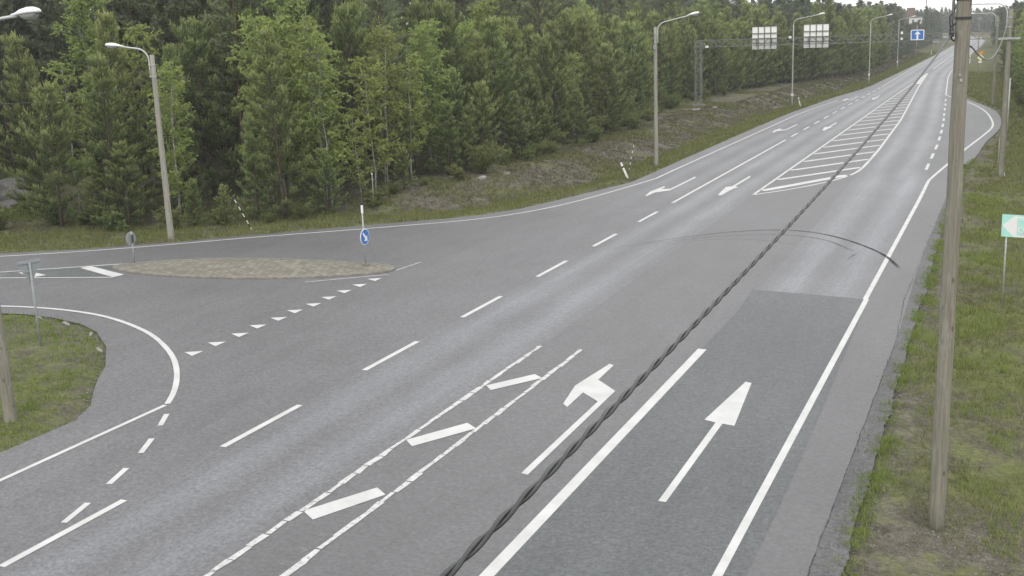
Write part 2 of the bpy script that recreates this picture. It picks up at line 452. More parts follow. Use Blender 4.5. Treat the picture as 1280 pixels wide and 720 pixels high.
FAR = [(-110, 6), (-75, 17), (-55, 26), (-46, 31.2), (-40.3, 34.6), (-37.3, 36.3), (-34.2, 38.8), (-31.2, 41.6), (-28.7, 43.9), (-26.6, 45.7), (-25.0, 47.1), (-23.65, 48.6), (-22.5, 50.8), (-21.65, 54.1), (-20.75, 58), (-20.0, 62)]
NEAR = [(-20.0, 16.2), (-19.93, 17.4), (-20.12, 18.7), (-20.5, 19.5), (-21.25, 20.35), (-22.0, 21.3), (-22.7, 22.3), (-24.2, 23.9), (-25.8, 25.15), (-27, 25.75), (-28.6, 26.15), (-30, 26.25), (-31.1, 26.1), (-34, 25.2), (-38, 23.2), (-45, 19), (-60, 10), (-90, -6)]

def seg_dist(px, py, line):
    best = np.full(px.shape, 1e9)
    for (x0, y0), (x1, y1) in zip(line[:-1], line[1:]):
        dx, dy = x1 - x0, y1 - y0
        t = np.clip(((px - x0) * dx + (py - y0) * dy) / (dx * dx + dy * dy), 0, 1)
        best = np.minimum(best, np.hypot(px - x0 - t * dx, py - y0 - t * dy))
    return best

def in_poly(px, py, poly):
    c = np.zeros(px.shape, dtype=bool)
    n = len(poly)
    for i in range(n):
        x0, y0 = poly[i]; x1, y1 = poly[(i + 1) % n]
        if y0 == y1: continue
        k = ((y0 > py) != (y1 > py)) & (px < (x1 - x0) * (py - y0) / (y1 - y0) + x0)
        c ^= k
    return c

JUNC = NEAR[::-1] + [(-20.0, 62)] + FAR[::-1][1:]
FARX = np.array([p[0] for p in FAR]); FARY = np.array([p[1] for p in FAR])
FARLINE = FAR + [(float(U[0](y)), y) for y in list(range(66, 240, 8)) + list(range(240, 620, 20))]

def region(px, py):
    """returns zone code and distance outside the asphalt; 0 asphalt, 1 right verge, 2 left/far bank, 3 near-left corner"""
    px = np.asarray(px, float); py = np.asarray(py, float)
    l = U[0](py); r = U[7](py)
    zone = np.zeros(px.shape, int); d = np.zeros(px.shape)
    main = (px >= l) & (px <= r) & (py < 640)
    right = (px > r) | ((py >= 640))
    zone[right] = 1; d[right] = (px - r)[right]
    left = (px < l) & ~right
    if left.any():
        jx, jy = px[left], py[left]
        inj = in_poly(jx, jy, JUNC)
        fy = np.interp(jx, FARX, FARY, left=-999, right=62)
        isfar = (jy > fy) | (jy > 62) | (jx < -110)
        dd = np.where(isfar, seg_dist(jx, jy, FARLINE), seg_dist(jx, jy, [(-20, -60)] + NEAR))
        z = np.where(inj, 0, np.where(isfar, 2, 3))
        zone[left] = z; d[left] = np.where(inj, 0, dd)
    zone[main] = 0
    return zone, d

def gz(px, py, nz=True):
    px = np.atleast_1d(np.asarray(px, float)); py = np.atleast_1d(np.asarray(py, float))
    zone, d = region(px, py)
    k = sstep(44, 58, py) * (1 - 0.3 * sstep(180, 300, py))
    zr = -0.035 - 0.10 * sstep(0.2, 3, d) - 0.10 * sstep(3, 8, d)
    prof = -0.06 * sstep(0, 1.6, d) - 0.42 * sstep(1.6, 3.6, d) + 0.95 * sstep(3.8, 8.2, d) + 0.5 * sstep(9, 26, d)
    zl = -0.035 + k * prof + (1 - k) * (-0.10 * sstep(0.3, 3, d))
    zc = -0.035 + 0.10 * sstep(0.0, 1.2, d)
    z = np.where(zone == 0, -0.09, np.where(zone == 1, zr, np.where(zone == 2, zl, zc)))
    if nz:
        b = np.array([mnoise.noise(V((x * 0.9, y * 0.9, 0))) * 0.6 + mnoise.noise(V((x * 0.25, y * 0.25, 3))) for x, y in zip(px, py)])
        amp = np.where(zone == 2, 0.02 + 0.09 * sstep(2.5, 6, d) * k, 0.05) * sstep(0.15, 1.2, d)
        z = z + b * amp * (zone > 0)
    return z

def gz1(x, y): return float(gz(x, y)[0])

# ------------------------------------------------------------------ ground sheet
xs = np.concatenate([[-2600, -1200, -600, -320, -200, -150], np.arange(-110, -48, 2.0), np.arange(-48, 13, 0.6), np.arange(13, 40, 2.0), [45, 60, 90, 150, 300, 700, 1500, 2600]])
ys = np.concatenate([[-300, -120, -60, -30, -12], np.arange(-4, 10, 1.5), np.arange(10, 130, 0.7), np.arange(130, 240, 1.6), np.arange(240, 480, 6), np.arange(480, 680, 5), [720, 800, 1000, 1500, 2500, 4000]])
GX, GY = np.meshgrid(xs, ys)
gxv, gyv = GX.ravel(), GY.ravel()
zz = gz(gxv, gyv)
zone, dist = region(gxv, gyv)
kk = sstep(45, 56, gyv) * (1 - 0.6 * sstep(200, 330, gyv))
soilw = np.where(zone == 2, kk * sstep(2.6, 4.2, dist) * (1 - 0.25 * sstep(9, 14, dist)), 0.0)
soilw = np.where(zone == 1, 0.75 * (1 - sstep(0.2, 1.2, dist)) + 0.9 * np.exp(-((gxv + 0.2) ** 2 + (gyv - 18.5) ** 2) / 4.0), soilw)
soilw = np.where((zone == 1) & (gyv < 20), np.maximum(soilw, 0.55), soilw)
soilw = np.where(zone == 3, 0.8 * (1 - sstep(0.1, 0.5, dist)) + 0.6 * np.exp(-((gxv + 26) ** 2 + (gyv - 22.6) ** 2) / 1.6), soilw)
soilw = np.where(zone == 0, 0.7, soilw)
nx = len(xs)
ii = np.arange(len(gxv)).reshape(len(ys), nx)
quads = np.stack([ii[:-1, :-1].ravel(), ii[:-1, 1:].ravel(), ii[1:, 1:].ravel(), ii[1:, :-1].ravel()], 1)
g = np_mesh('ground', np.stack([gxv, gyv, zz], 1), quads, M['ground'], np.clip(soilw, 0, 1), smooth=True, tname='soil')
tag(g, kind='structure')

# ------------------------------------------------------------------ road surfaces
rows = np.concatenate([[-60, -30, -10, 0], np.arange(6, 240, 3.0), np.arange(240, 520, 8.0), np.arange(520, 624, 4.0)])
sub = 4
cols = []
for k in range(7):
    for j in range(sub if k < 6 else sub + 1):
        cols.append((k, j / sub))
cols[-1] = (6, 1.0)
rv = []; lane = []
for y in rows:
    for k, t in cols:
        a, b = float(U[k](y)), float(U[k + 1](y))
        rv.append((a + (b - a) * t, y, 0.0)); lane.append(k + t)
nc = len(cols)
ii = np.arange(len(rv)).reshape(len(rows), nc)
quads = np.stack([ii[:-1, :-1].ravel(), ii[:-1, 1:].ravel(), ii[1:, 1:].ravel(), ii[1:, :-1].ravel()], 1)
road = np_mesh('main_road', rv, quads, M['road'], lane, tname='lane')
tag(road, kind='structure')
JS = [(x, y) for x, y in NEAR[::-1][:-1] if x < -20.05] + [(-19.6, 18.2), (-19.6, 63)] + FAR[::-1][1:]
jn = MB().sheet(JS, -0.004).build('side_road', M['junction'])
up_normals(jn)
tag(jn, kind='structure')

def surf(name, polys, z, mat, parent=road, attr=None):
    mb = MB()
    for p in polys: mb.sheet(p, z, 1.0)
    o = mb.build(name, mat, parent, attr)
    up_normals(o)
    return tag(o, kind='structure')

def ribbon_pts(pts, w, z, name, mat, parent=road, fade=None, jitter=0.0):
    vs = []; fs = []; ts = []
    pts = [V((p[0], p[1], 0)) for p in pts]
    ws = w if isinstance(w, list) else [w] * len(pts)
    for i, p in enumerate(pts):
        d = (pts[min(i + 1, len(pts) - 1)] - pts[max(i - 1, 0)]).normalized()
        nrm = V((-d.y, d.x, 0))
        h = ws[i] / 2 * (1 + random.uniform(-jitter, jitter))
        vs += [p + nrm * h + V((0, 0, z)), p - nrm * h + V((0, 0, z))]
        f = 1.0 if fade is None else fade[i]
        ts += [f, f]
        if i: fs.append((2 * i - 2, 2 * i - 1, 2 * i + 1, 2 * i))
    o = MB().add(vs, fs, ts).build(name, mat, parent, 'fade')
    up_normals(o)
    return tag(o, kind='structure')

def dense(pts, step):
    out = []
    for a, b in zip(pts[:-1], pts[1:]):
        n = max(1, int(math.hypot(b[0] - a[0], b[1] - a[1]) / step))
        out += [(a[0] + (b[0] - a[0]) * i / n, a[1] + (b[1] - a[1]) * i / n) for i in range(n)]
    return out + [pts[-1]]

def smooth_pts(pts, it=2):
    for _ in range(it):
        q = [pts[0]]
        for a, b in zip(pts[:-1], pts[1:]):
            q += [(a[0] * .75 + b[0] * .25, a[1] * .75 + b[1] * .25), (a[0] * .25 + b[0] * .75, a[1] * .25 + b[1] * .75)]
        pts = q + [pts[-1]]
    return pts

Z1, Z2, Z3 = 0.004, 0.008, 0.012
# newer, darker asphalt laid in the right lane of the near part
pt = [(-7.42, y) for y in range(-30, 36, 3)] + [(-7.6, 36.1), (-5.9, 35.95), (-3.93, 35.7), (-3.86, 34.0)] + [(float(np.interp(y, [-30, 16, 21, 31, 34], [-3.45, -3.47, -3.5, -3.74, -3.8])), y) for y in range(33, -31, -3)]
surf('lane_patch', [pt], Z1, M['patch'])
# old, pale asphalt margin right of the crack, ragged edge
rag = [(float(U[7](y)) + 0.14 * mnoise.noise(V((y * 0.5, 1, 0))) + 0.06 * mnoise.noise(V((y * 2.1, 5, 0))) + 0.05 * mnoise.noise(V((y * 6.5, 9, 0))) + 0.03, y) for y in np.arange(-20, 72, 0.12)]
surf('shoulder_edge', [[(-2.58 - 0.2 * min(1, max(0, (y - 32) / 10)), y) for y in np.arange(72, -20.1, -4)] + rag], Z1, M['shoulder'])
ck = [(-2.57 - (0.22 if y > 36 else 0.22 * max(0, (y - 31) / 5)) + 0.03 * mnoise.noise(V((y * 1.3, 0, 0))) + 0.015 * mnoise.noise(V((y * 5, 4, 0))), y) for y in np.arange(10, 48, 0.15)]
ribbon_pts(ck, [0.020 if y[1] < 40 else 0.012 for y in ck], Z2, 'asphalt_crack', M['crack'], jitter=0.6)

# lay-by asphalt: darker sheet right of the dashed line
bay = [(float(U[6](y)) + 0.05, y) for y in np.arange(66, 146, 3)] + [(float(U[7](y)) - 0.02, y) for y in np.arange(145, 65, -2)]
surf('lay_by', [bay], Z1, M['bay'])

# ------------------------------------------------------------------ painted markings
def line(name, pts, w, mat=None, z=Z2, jit=0.04):
    return ribbon_pts(pts, w, z, name, mat or M['paint'], jitter=jit)
def along(k, y0, y1, off=0.0, step=4.0):
    yy = np.arange(y0, y1 + 1e-6, step)
    return [(float(U[k](y)) + off, float(y)) for y in yy]

line('edge_line', [(-3.9, -20), (-3.9, 35.7)], 0.16, z=Z2)
line('edge_line', along(6, 35.7, 63, -0.02, 3) + smooth_pts([(-3.98, 64.5), (-3.70, 68.5), (-3.28, 73.7), (-2.84, 79.97), (-2.09, 88.21), (-1.55, 94.6), (-1.40, 98.5), (-1.55, 103), (-2.07, 111), (-2.99, 118.96), (-4.45, 127), (-6.0, 132.9), (-7.2, 138.8)], 2), 0.16)
line('edge_line', [(-7.2, 138.8), (-7.5, 145)] + along(6, 150, 500, 0, 5), 0.15)
line('bold_lane_line', [(-7.4, -20), (-7.4, 28.7)], 0.24)
line('edge_line', [(-18.68, -20), (-18.66, 20.1)], 0.13)
line('edge_line', smooth_pts([(-18.68, 20.2), (-19.17, 21.03), (-20.04, 22.17), (-21.14, 23.35), (-22.13, 24.2), (-23.41, 25.15), (-24.63, 25.85), (-26.24, 26.55), (-27.63, 26.95), (-29.19, 27.12), (-30.62, 27.09), (-32.2, 26.85), (-36, 25.6), (-42, 22.5), (-55, 15)], 2), 0.15)
line('edge_line', smooth_pts([(-60, 22.5), (-46, 30.3), (-39.0, 34.4), (-36.6, 36.0), (-33.9, 38.2), (-31.3, 40.6), (-28.25, 42.95), (-25.9, 44.9), (-24.2, 46.3), (-22.9, 47.7), (-21.75, 49.6), (-20.7, 52.6), (-19.95, 56.6), (-19.3, 61)], 2) + along(1, 63, 134, 0, 4), 0.14)
line('edge_line', along(2, 158, 500, 0, 5), 0.14)
# centre dashes of the main road and the solid part
for y in [5.75, 12.26, 18.22, 24.15, 30.0, 36.1, 42.06, 48.2]:
    line('lane_dash', [(-15.42, y), (-15.42, y + 2.95)], 0.165)
line('lane_line', along(2, 54.0, 86.2, 0.0, 4.6), 0.16)
for y in np.arange(88.6, 155, 5.82):
    line('lane_dash', [(float(U[2](y)), y), (float(U[2](y + 3)), y + 3.1)], 0.17)
for y in [69.0, 74.7, 80.2, 86.2, 91.6, 97.2, 103.0, 108.6, 115, 121.6, 128.5]:
    line('lay_by_dash', [(float(U[6](y)) - 0.02, y), (float(U[6](y + 3)) - 0.02, y + 3.0)], 0.17)
# oblique dashes by the side road corner
mg = [((-18.16, 19.58), (-17.74, 18.87)), ((-17.32, 18.12), (-16.92, 17.32)), ((-16.59, 16.53), (-16.31, 15.73)), ((-16.01, 14.86), (-15.76, 14.0))]
for a, b in mg: line('merge_dash', [a, b], 0.13)
# profiled hatching between the oncoming lane and the turn lane: short worn strokes
for X in (-11.8, -10.56):
    y = -6.0
    while y < 27.6:
        L = random.uniform(0.40, 0.62)
        line('profile_stroke', [(X + random.uniform(-.022, .022), y), (X + random.uniform(-.022, .022), min(y + L, 27.7))], 0.125, M['paint_worn'], jit=0.32)
        y += L + random.uniform(0.0, 0.05)
gh = MB()
yy = 6.0
while yy < 26:
    for X in (-11.55, -10.85):
        if random.random() < 0.75:
            x = X + random.uniform(-.05, .08); y = yy + random.uniform(-.1, .1)
            gh.sheet([(x - .13, y - .07), (x + .13, y - .10), (x + .16, y + .05), (x - .1, y + .09)], Z1, 1.0)
    yy += 0.62
o = gh.build('old_paint_marks', M['ghost'], road, 'fade'); up_normals(o); tag(o, kind='structure')
for p in ([(-11.72, 23.95), (-11.45, 23.65), (-10.6, 24.95), (-10.92, 25.2)], [(-11.75, 19.9), (-11.44, 19.6), (-10.6, 21.05), (-10.95, 21.32)], [(-11.76, 15.97), (-11.36, 15.7), (-10.66, 17.15), (-11.0, 17.4)], [(-11.76, 11.9), (-11.36, 11.6), (-10.66, 13.05), (-11.0, 13.3)]):
    surf('hatch_bar', [p], Z2, M['paint'])
# arrows
surf('straight_arrow', [[(-5.63, 18.6), (-5.48, 18.6), (-5.49, 23.07), (-5.21, 23.02), (-5.50, 26.14), (-5.66, 26.19), (-5.93, 23.2), (-5.65, 23.1)]], Z2, M['paint'])
surf('left_turn_arrow', [[(-8.6, 19.0), (-8.44, 18.96), (-8.49, 24.52), (-9.19, 25.25), (-9.22, 26.54), (-9.37, 26.64), (-9.58, 24.64), (-9.36, 23.24), (-9.18, 23.05), (-9.2, 24.17), (-8.63, 23.65)]], Z2, M['paint'])
turn = [(0, 0), (0.16, -0.55), (0.2, 1.0), (0.78, 1.85), (0.80, 7.2), (0.63, 7.75), (0.63, 2.5), (0.16, 2.25), (0.17, 3.0), (0.0, 3.45), (-0.16, 1.3)]
strt = [(0, 0), (0.22, -0.2), (0.27, 2.35), (0.42, 3.0), (0.17, 3.3), (0.17, 7.3), (0.0, 7.75), (0.0, 3.3), (-0.27, 2.95)]
for y in (56.4, 92.4, 130.6):
    x = float(np.interp(y, [56, 92, 131], [-17.62, -18.0, -17.6]))
    surf('side_turn_arrow', [[(x + a, y + b) for a, b in turn]], Z2, M['paint'])
for y in (57.1, 94.0, 132.0):
    x = float(np.interp(y, [57, 94, 132], [-13.92, -14.25, -14.62]))
    surf('oncoming_arrow', [[(x + a, y + b) for a, b in strt]], Z2, M['paint'])
# big hatched median
line('median_line', along(3, 57.4, 196, 0, 3), 0.15)
line('median_line', smooth_pts([(-12.12, 57.37), (-10.44, 60.05), (-9.3, 62.6), (-8.5, 65.0), (-8.12, 67.6), (-8.10, 71), (-8.2, 77)], 2) + along(5, 80, 196, 0, 4), 0.17)
hy = [59.1, 63.5, 67.8, 72.3, 76.7, 81.0, 85.5, 90.0, 94.3, 98.6, 102.8, 107.0, 111.1, 115.2, 119.6, 124, 128.3, 132.7, 137, 141.4, 145.8, 150.2, 154.6, 159]
for i, y in enumerate(hy):
    a = (float(U[3](y)) + 0.1, y)
    y2 = y + 5.3
    for _ in range(4):
        xr = float(np.interp(y2, [57, 60, 62.6, 65, 67.6, 71, 77], [-12.1, -10.44, -9.3, -8.5, -8.12, -8.1, -8.2])) if y2 < 77 else float(U[5](y2))
        y2 = y + 5.3 * (xr - a[0]) / 3.4 * (1.0 if i else 1.2)
    line('hatch_stripe', [a, (a[0] + 0.25, y + 0.25), (xr - 0.35, y2 - 0.35), (xr - 0.1, y2)], 0.38 if i else 0.52, M['paint_far'])
surf('median_tip', [[(-12.9, 163.6), (-11.93, 163.4), (-13.15, 197.0), (-13.22, 197.0)]], Z2, M['paint'])
line('lane_line', along(3, 212, 560, 0.05, 6), 0.20)
# give way triangles
ty = [24.0, 25.05, 26.1, 27.1, 28.1, 29.1, 30.05, 31.05, 32.05, 33.05, 34.05]
for y in ty:
    j = random.uniform(-.05, .05)
    surf('give_way_triangle', [[(-21.45 + j, y + 0.10), (-20.95 + j, y - 0.16), (-20.97 + j, y + 0.36)]], Z2, M['paint'], jn)
# island approach hatching
line('hatch_line', [(-60, 15.3), (-45, 25.5), (-40, 29.2), (-36.93, 31.34), (-34.37, 33.06), (-33.0, 34.01)], 0.12)
line('hatch_line', [(-60, 14), (-45, 25), (-41, 28.2), (-38.2, 29.75), (-35.97, 30.49), (-31.42, 31.81)], 0.12)
surf('hatch_bar', [[(-34.2, 32.89), (-34.02, 33.3), (-31.36, 32.33), (-31.42, 31.82)]], Z2, M['paint'], jn)
surf('hatch_bar', [[(-36.1, 31.5), (-35.7, 31.75), (-34.5, 31.42), (-34.75, 30.9)]], Z2, M['paint'], jn)
dk = [(-36.5, 31.5), (-34.3, 32.95), (-33.0, 33.85), (-32.6, 32.8), (-31.5, 31.9), (-36.1, 30.6)]
surf('dark_patch', [dk], Z1, M['patch'], jn)
line('give_way_line', [(-23.4, 33.05), (-21.9, 34.3), (-21.0, 35.0)], 0.08, M['paint_worn'])
line('give_way_line', [(-21.1, 35.75), (-20.95, 37.4)], 0.07, M['paint_worn'])
# worn old paint scraps and tyre marks
ribbon_pts([(-10.6, 35.3), (-9.6, 36.2)], 0.07, Z1, 'old_paint_scrap', M['ghost'])
ribbon_pts([(-22.0, 26.3), (-21.0, 27.4)], 0.07, Z1, 'old_paint_scrap', M['ghost'], jn)
ribbon_pts([(-22.1, 28.8), (-21.2, 29.9)], 0.07, Z1, 'old_paint_scrap', M['ghost'], jn)
ribbon_pts([(-21.9, 24.9), (-21.5, 25.9)], 0.06, Z1, 'old_paint_scrap', M['ghost'], jn)
def skid(pts, w, a):
    pts = smooth_pts(pts, 2); n = len(pts)
    fade = [a * 0.8 * min(1, i / (n * .45)) * min(1, (n - 1 - i) / 4) for i in range(n)]
    ribbon_pts(pts, [w * (0.45 + 0.55 * i / n) for i in range(n)], Z3, 'tyre_mark', M['rubber'], fade=fade)
skid([(-15.6, 40.2), (-14.2, 42.4), (-12.69, 44.5), (-11.17, 46.25), (-9.36, 47.45), (-7.67, 47.43), (-6.18, 46.23), (-4.87, 44.42), (-4.02, 42.84), (-3.34, 40.64)], 0.14, 1.0)
skid([(-16.2, 38.6), (-15.0, 40.7), (-13.56, 42.73), (-12.37, 44.25), (-10.9, 45.5), (-9.14, 46.42), (-7.48, 46.21), (-6.36, 45.28), (-5.2, 43.31)], 0.09, 0.6)
skid([(-14.08, 40.04), (-12.92, 43.16), (-10.86, 44.88), (-8.85, 44.98), (-7.43, 44.15)], 0.08, 0.45)
skid([(-11.2, 50.4), (-9.5, 51.2), (-8.0, 50.7)], 0.07, 0.3)
skid([(-5.3, 41.6), (-5.25, 42.4), (-5.1, 43.2)], 0.08, 0.5)

# ------------------------------------------------------------------ traffic island
isl = [(-32.96, 33.31), (-32.67, 33.9), (-31.34, 34.95), (-29.48, 35.75), (-27.64, 36.25), (-25.71, 36.45), (-23.94, 36.47), (-22.46, 36.5), (-21.62, 36.3), (-21.22, 35.95), (-21.16, 35.47), (-21.69, 34.88), (-23.23, 33.85), (-25.02, 33.15), (-26.97, 32.7), (-28.89, 32.45), (-30.69, 32.5), (-32.29, 32.85)]
isl = isl[::-1]
def smooth_closed(p, it=2):
    for _ in range(it):
        q = []
        for i in range(len(p)):
            a, b = p[i], p[(i + 1) % len(p)]
            q += [(a[0] * .75 + b[0] * .25, a[1] * .75 + b[1] * .25), (a[0] * .25 + b[0] * .75, a[1] * .25 + b[1] * .75)]
        p = q
    return p
isl = smooth_closed(isl, 2)
area = sum(a[0] * b[1] - b[0] * a[1] for a, b in zip(isl, isl[1:] + isl[:1]))
if area < 0: isl = isl[::-1]
cx = sum(p[0] for p in isl) / len(isl); cy = sum(p[1] for p in isl) / len(isl)
def inset(p, w):
    out = []
    n = len(p)
    for i in range(n):
        a, b = V((*p[i - 1], 0)), V((*p[(i + 1) % n], 0))
        d = (b - a).normalized()
        out.append((p[i][0] - d.y * w, p[i][1] + d.x * w))
    return out
inn = inset(isl, 0.16)
ir = empty('traffic_island', (0, 0, 0)); tag(ir, 'long lens-shaped traffic island paved with tan bricks in the side road mouth', 'traffic island', kind='structure')
top = MB()
n = len(inn)
top.add([(x, y, 0.085) for x, y in inn] + [(cx + (x - cx) * .45, cy + (y - cy) * .45, 0.13) for x, y in inn] + [(cx, cy, .135)],
        [(i, (i + 1) % n, (i + 1) % n + n, i + n) for i in range(n)] + [(i + n, (i + 1) % n + n, 2 * n) for i in range(n)])
o = top.build('paving', M['paver'], ir); up_normals(o)
kb = MB()
mid = inset(isl, 0.03)
rings = [[(x, y, -0.05) for x, y in isl], [(x, y, 0.055) for x, y in isl], [(x, y, 0.088) for x, y in mid], [(x, y, 0.092) for x, y in inn], [(x, y, 0.03) for x, y in inn]]
kb.add([p for r in rings for p in r], [(r * n + i, r * n + (i + 1) % n, (r + 1) * n + (i + 1) % n, (r + 1) * n + i) for r in range(4) for i in range(n)])
kb.build('kerb', M['kerb'], ir)

# broken kerb stones round the grass corner
kst = [(-30.0, 26.2), (-29.0, 26.12), (-28.3, 25.98), (-27.5, 25.75), (-26.9, 25.6), (-26.2, 25.25), (-25.6, 24.9), (-24.9, 24.35), (-24.1, 23.65), (-23.3, 22.8), (-22.6, 22.0), (-21.9, 21.0), (-21.2, 20.15), (-20.4, 19.2), (-20.1, 18.2)]
kproto = None
def rock_mesh(seed, sx, sy, sz, nu=9, nv=6):
    r = random.Random(seed); vs = []; fs = []
    off = r.uniform(0, 50)
    for j in range(nv + 1):
        th = math.pi * j / nv
        for i in range(nu):
            ph = 2 * math.pi * i / nu
            d = V((math.sin(th) * math.cos(ph), math.sin(th) * math.sin(ph), math.cos(th)))
            e = d.copy()
            e = V([math.copysign(abs(c) ** 0.7, c) for c in e])
            k = 1 + 0.28 * mnoise.noise(d * 1.6 + V((off, 0, 0)))
            vs.append((e.x * sx * k, e.y * sy * k, e.z * sz * k))
    for j in range(nv):
        for i in range(nu):
            fs.append((j * nu + i, (j + 1) * nu + i, (j + 1) * nu + (i + 1) % nu, j * nu + (i + 1) % nu))
    return vs, fs
for i, (x, y) in enumerate(kst):
    if i not in (1, 3, 6, 8): continue
    a, b = kst[max(i - 1, 0)], kst[min(i + 1, len(kst) - 1)]
    vs, fs = rock_mesh(300 + i, random.uniform(.12, .30), random.uniform(.05, .08), .05)
    o = MB().add(vs, fs).build('kerb_stone', M['stone'])
    x += random.uniform(-.18, .02); y += random.uniform(-.18, 0)
    o.location = (x, y, 0.0); o.rotation_euler = (random.uniform(-.15, .15), random.uniform(-.1, .1), math.atan2(b[1] - a[1], b[0] - a[0]) + random.uniform(-.25, .25))
    tag(o, 'broken pale kerb stone along the edge of the grass corner', 'kerb stone', 'broken kerb stones round the grass corner')

# ------------------------------------------------------------------ lamps, poles, wires
def arc_arm(h0, reach, rise, rad=0.035):
    """points of a bracket arm in local x/z plane starting on the pole axis"""
    pts = []
    for i in range(9):
        a = i / 8 * math.radians(78)
        pts.append(((1 - math.cos(a)) * 0.55, 0, h0 + math.sin(a) * 0.55))
    ex, ez = pts[-1][0], pts[-1][2]
    for i in range(1, 5):
        t = i / 4
        pts.append((ex + (reach - ex) * t, 0, ez + rise * t))
    return pts

def lamp_head(root, end, tilt, s=1.0):
    """cobra head: white shell with grey bowl underneath, local +x outward"""
    R = Matrix.Translation(V(end)) @ Matrix.Rotation(-tilt, 4, 'Y') @ Matrix.Scale(s, 4)
    prof = [(-0.14, .035, .035), (0.0, .05, .05), (0.06, .085, .07), (0.18, .125, .105), (0.36, .15, .125), (0.52, .145, .11), (0.62, .11, .075), (0.655, .05, .03)]
    vs = []; fs = []; k = 12
    for x, w, h in prof:
        for i in range(k):
            a = 2 * math.pi * i / k
            zz = math.sin(a) * h if math.sin(a) > 0 else math.sin(a) * h * 0.28
            vs.append((x, math.cos(a) * w, zz + 0.02))
    for r in range(len(prof) - 1):
        for i in range(k):
            fs.append((r * k + i, r * k + (i + 1) % k, (r + 1) * k + (i + 1) % k, (r + 1) * k + i))
    fs.append(tuple(range(k - 1, -1, -1))); fs.append(tuple((len(prof) - 1) * k + i for i in range(k)))
    hd = MB().add(vs, fs).xf(R).build('lamp_head', M['lamp_shell'], root, smooth=True)
    vs = []; fs = []
    gp = [(0.14, .07, .02), (0.22, .12, .09), (0.38, .135, .125), (0.52, .12, .10), (0.61, .06, .02)]
    for x, w, h in gp:
        for i in range(k):
            a = math.pi + math.pi * i / (k - 1)
            vs.append((x, math.cos(a) * w, math.sin(a) * h - 0.012))
    for r in range(len(gp) - 1):
        for i in range(k - 1):
            fs.append((r * k + i, r * k + i + 1, (r + 1) * k + i + 1, (r + 1) * k + i))
    MB().add(vs, fs).xf(R).build('glass_bowl', M['lamp_glass'], hd, smooth=True)
    return hd

def wooden_lamp(name, loc, rz, h, reach, rise, label, group=None, r0=0.14, r1=0.095, mat='wood_pale', hs=1.0):
    t = empty(name, (loc[0], loc[1], gz1(loc[0], loc[1])), rz)
    tag(t, label, 'street lamp', group)
    hh = h - gz1(loc[0], loc[1])
    zs = [-0.3] + [hh * i / 8 for i in range(9)]
    MB().tube([(0, 0, z) for z in zs], [r0] + [r0 + (r1 - r0) * i / 8 for i in range(9)], 14).build('pole', M[mat], t, smooth=True)
    x0 = r1 + 0.05
    pts = [(x0, 0, hh - 1.0), (x0, 0, hh - 0.5)] + [(p[0] + x0, 0, p[2]) for p in arc_arm(hh - 0.25, reach, rise)]
    MB().tube(pts, 0.034, 8).build('arm', M['arm'], t, smooth=True)
    for z in (hh - 0.95, hh - 0.45): MB().tube([(0, 0, z - .03), (0, 0, z + .03)], r1 + 0.02, 12).box((x0, 0, z), (.09, .1, .06)).build('clamp', M['galv'], t)
    MB().box((0, -r1 - 0.05, hh - 1.25), (0.14, 0.12, 0.26)).build('fuse_box', M['galv'], t)
    e = pts[-1]
    lamp_head(t, (e[0], 0, e[2]), math.atan2(rise, reach), hs)
    return t

def steel_lamp(name, loc, rz, h, reach, rise, label, group=None):
    z0 = gz1(loc[0], loc[1])
    t = empty(name, (loc[0], loc[1], z0), rz)
    tag(t, label, 'street lamp', group)
    hh = h - z0
    MB().tube([(0, 0, -0.3), (0, 0, 1.1), (0, 0, 1.15), (0, 0, hh * .6), (0, 0, hh)], [0.10, 0.095, 0.078, 0.066, 0.05], 12).build('pole', M['galv'], t, smooth=True)
    pts = arc_arm(hh, reach, rise)
    MB().tube(pts, 0.036, 8).build('arm', M['arm'], t, smooth=True)
    MB().box((0.0, 0, 1.35), (0.24, 0.2, 0.22)).build('connection_box', M['lamp_shell'], t)
    e = pts[-1]
    lamp_head(t, (e[0], 0, e[2]), math.atan2(rise, reach))
    return t

wooden_lamp('street_lamp', (-21.33, 17.81), 0.0, 8.96, 1.75, 0.12, 'wooden lamp pole at the left frame edge, its lamp head in the top left corner', r0=0.15, r1=0.11, mat='wood', hs=1.0)
wooden_lamp('street_lamp', (-35.25, 39.55), math.radians(206), 8.3, 1.2, 0.12, 'grey wooden lamp pole with its arm pointing left, beyond the traffic island', r0=0.15, r1=0.10)
wooden_lamp('street_lamp', (-21.04, 69.6), 0.0, 8.75, 2.05, 0.34, 'grey wooden lamp pole on the left verge just right of the striped guy wire', r0=0.135, r1=0.10)
steel_lamp('street_lamp', (-21.74, 122.1), 0.0, 8.6, 2.55, 0.35, 'steel street lamp standing between the two big sign backs on the gantry')
steel_lamp('street_lamp', (-18.9, 166), 0.0, 8.45, 2.25, 0.35, 'nearer of the two steel street lamps left of the blue gantry sign')
steel_lamp('street_lamp', (-19.78, 216.7), 0.0, 8.3, 2.2, 0.3, 'farther steel street lamp just left of the blue gantry sign')
t = empty('steel_post', (-20.2, 262.6, gz1(-20.2, 262.6))); tag(t, 'far bare grey post seen above and below the blue gantry sign', 'post')
MB().tube([(0, 0, -.2), (0, 0, 7.6)], [.09, .06], 8).build('post', M['galv'], t, smooth=True)
MB().tube([(0, 0, 7.6), (0, 0, 7.68)], .075, 8).build('cap', M['dark_metal'], t)
wooden_lamp('street_lamp', (-1.9, 122.3), math.pi, 8.7, 2.0, -0.02, 'wooden lamp pole beside the end of the lay-by on the right', r0=0.17, r1=0.12, mat='wood')

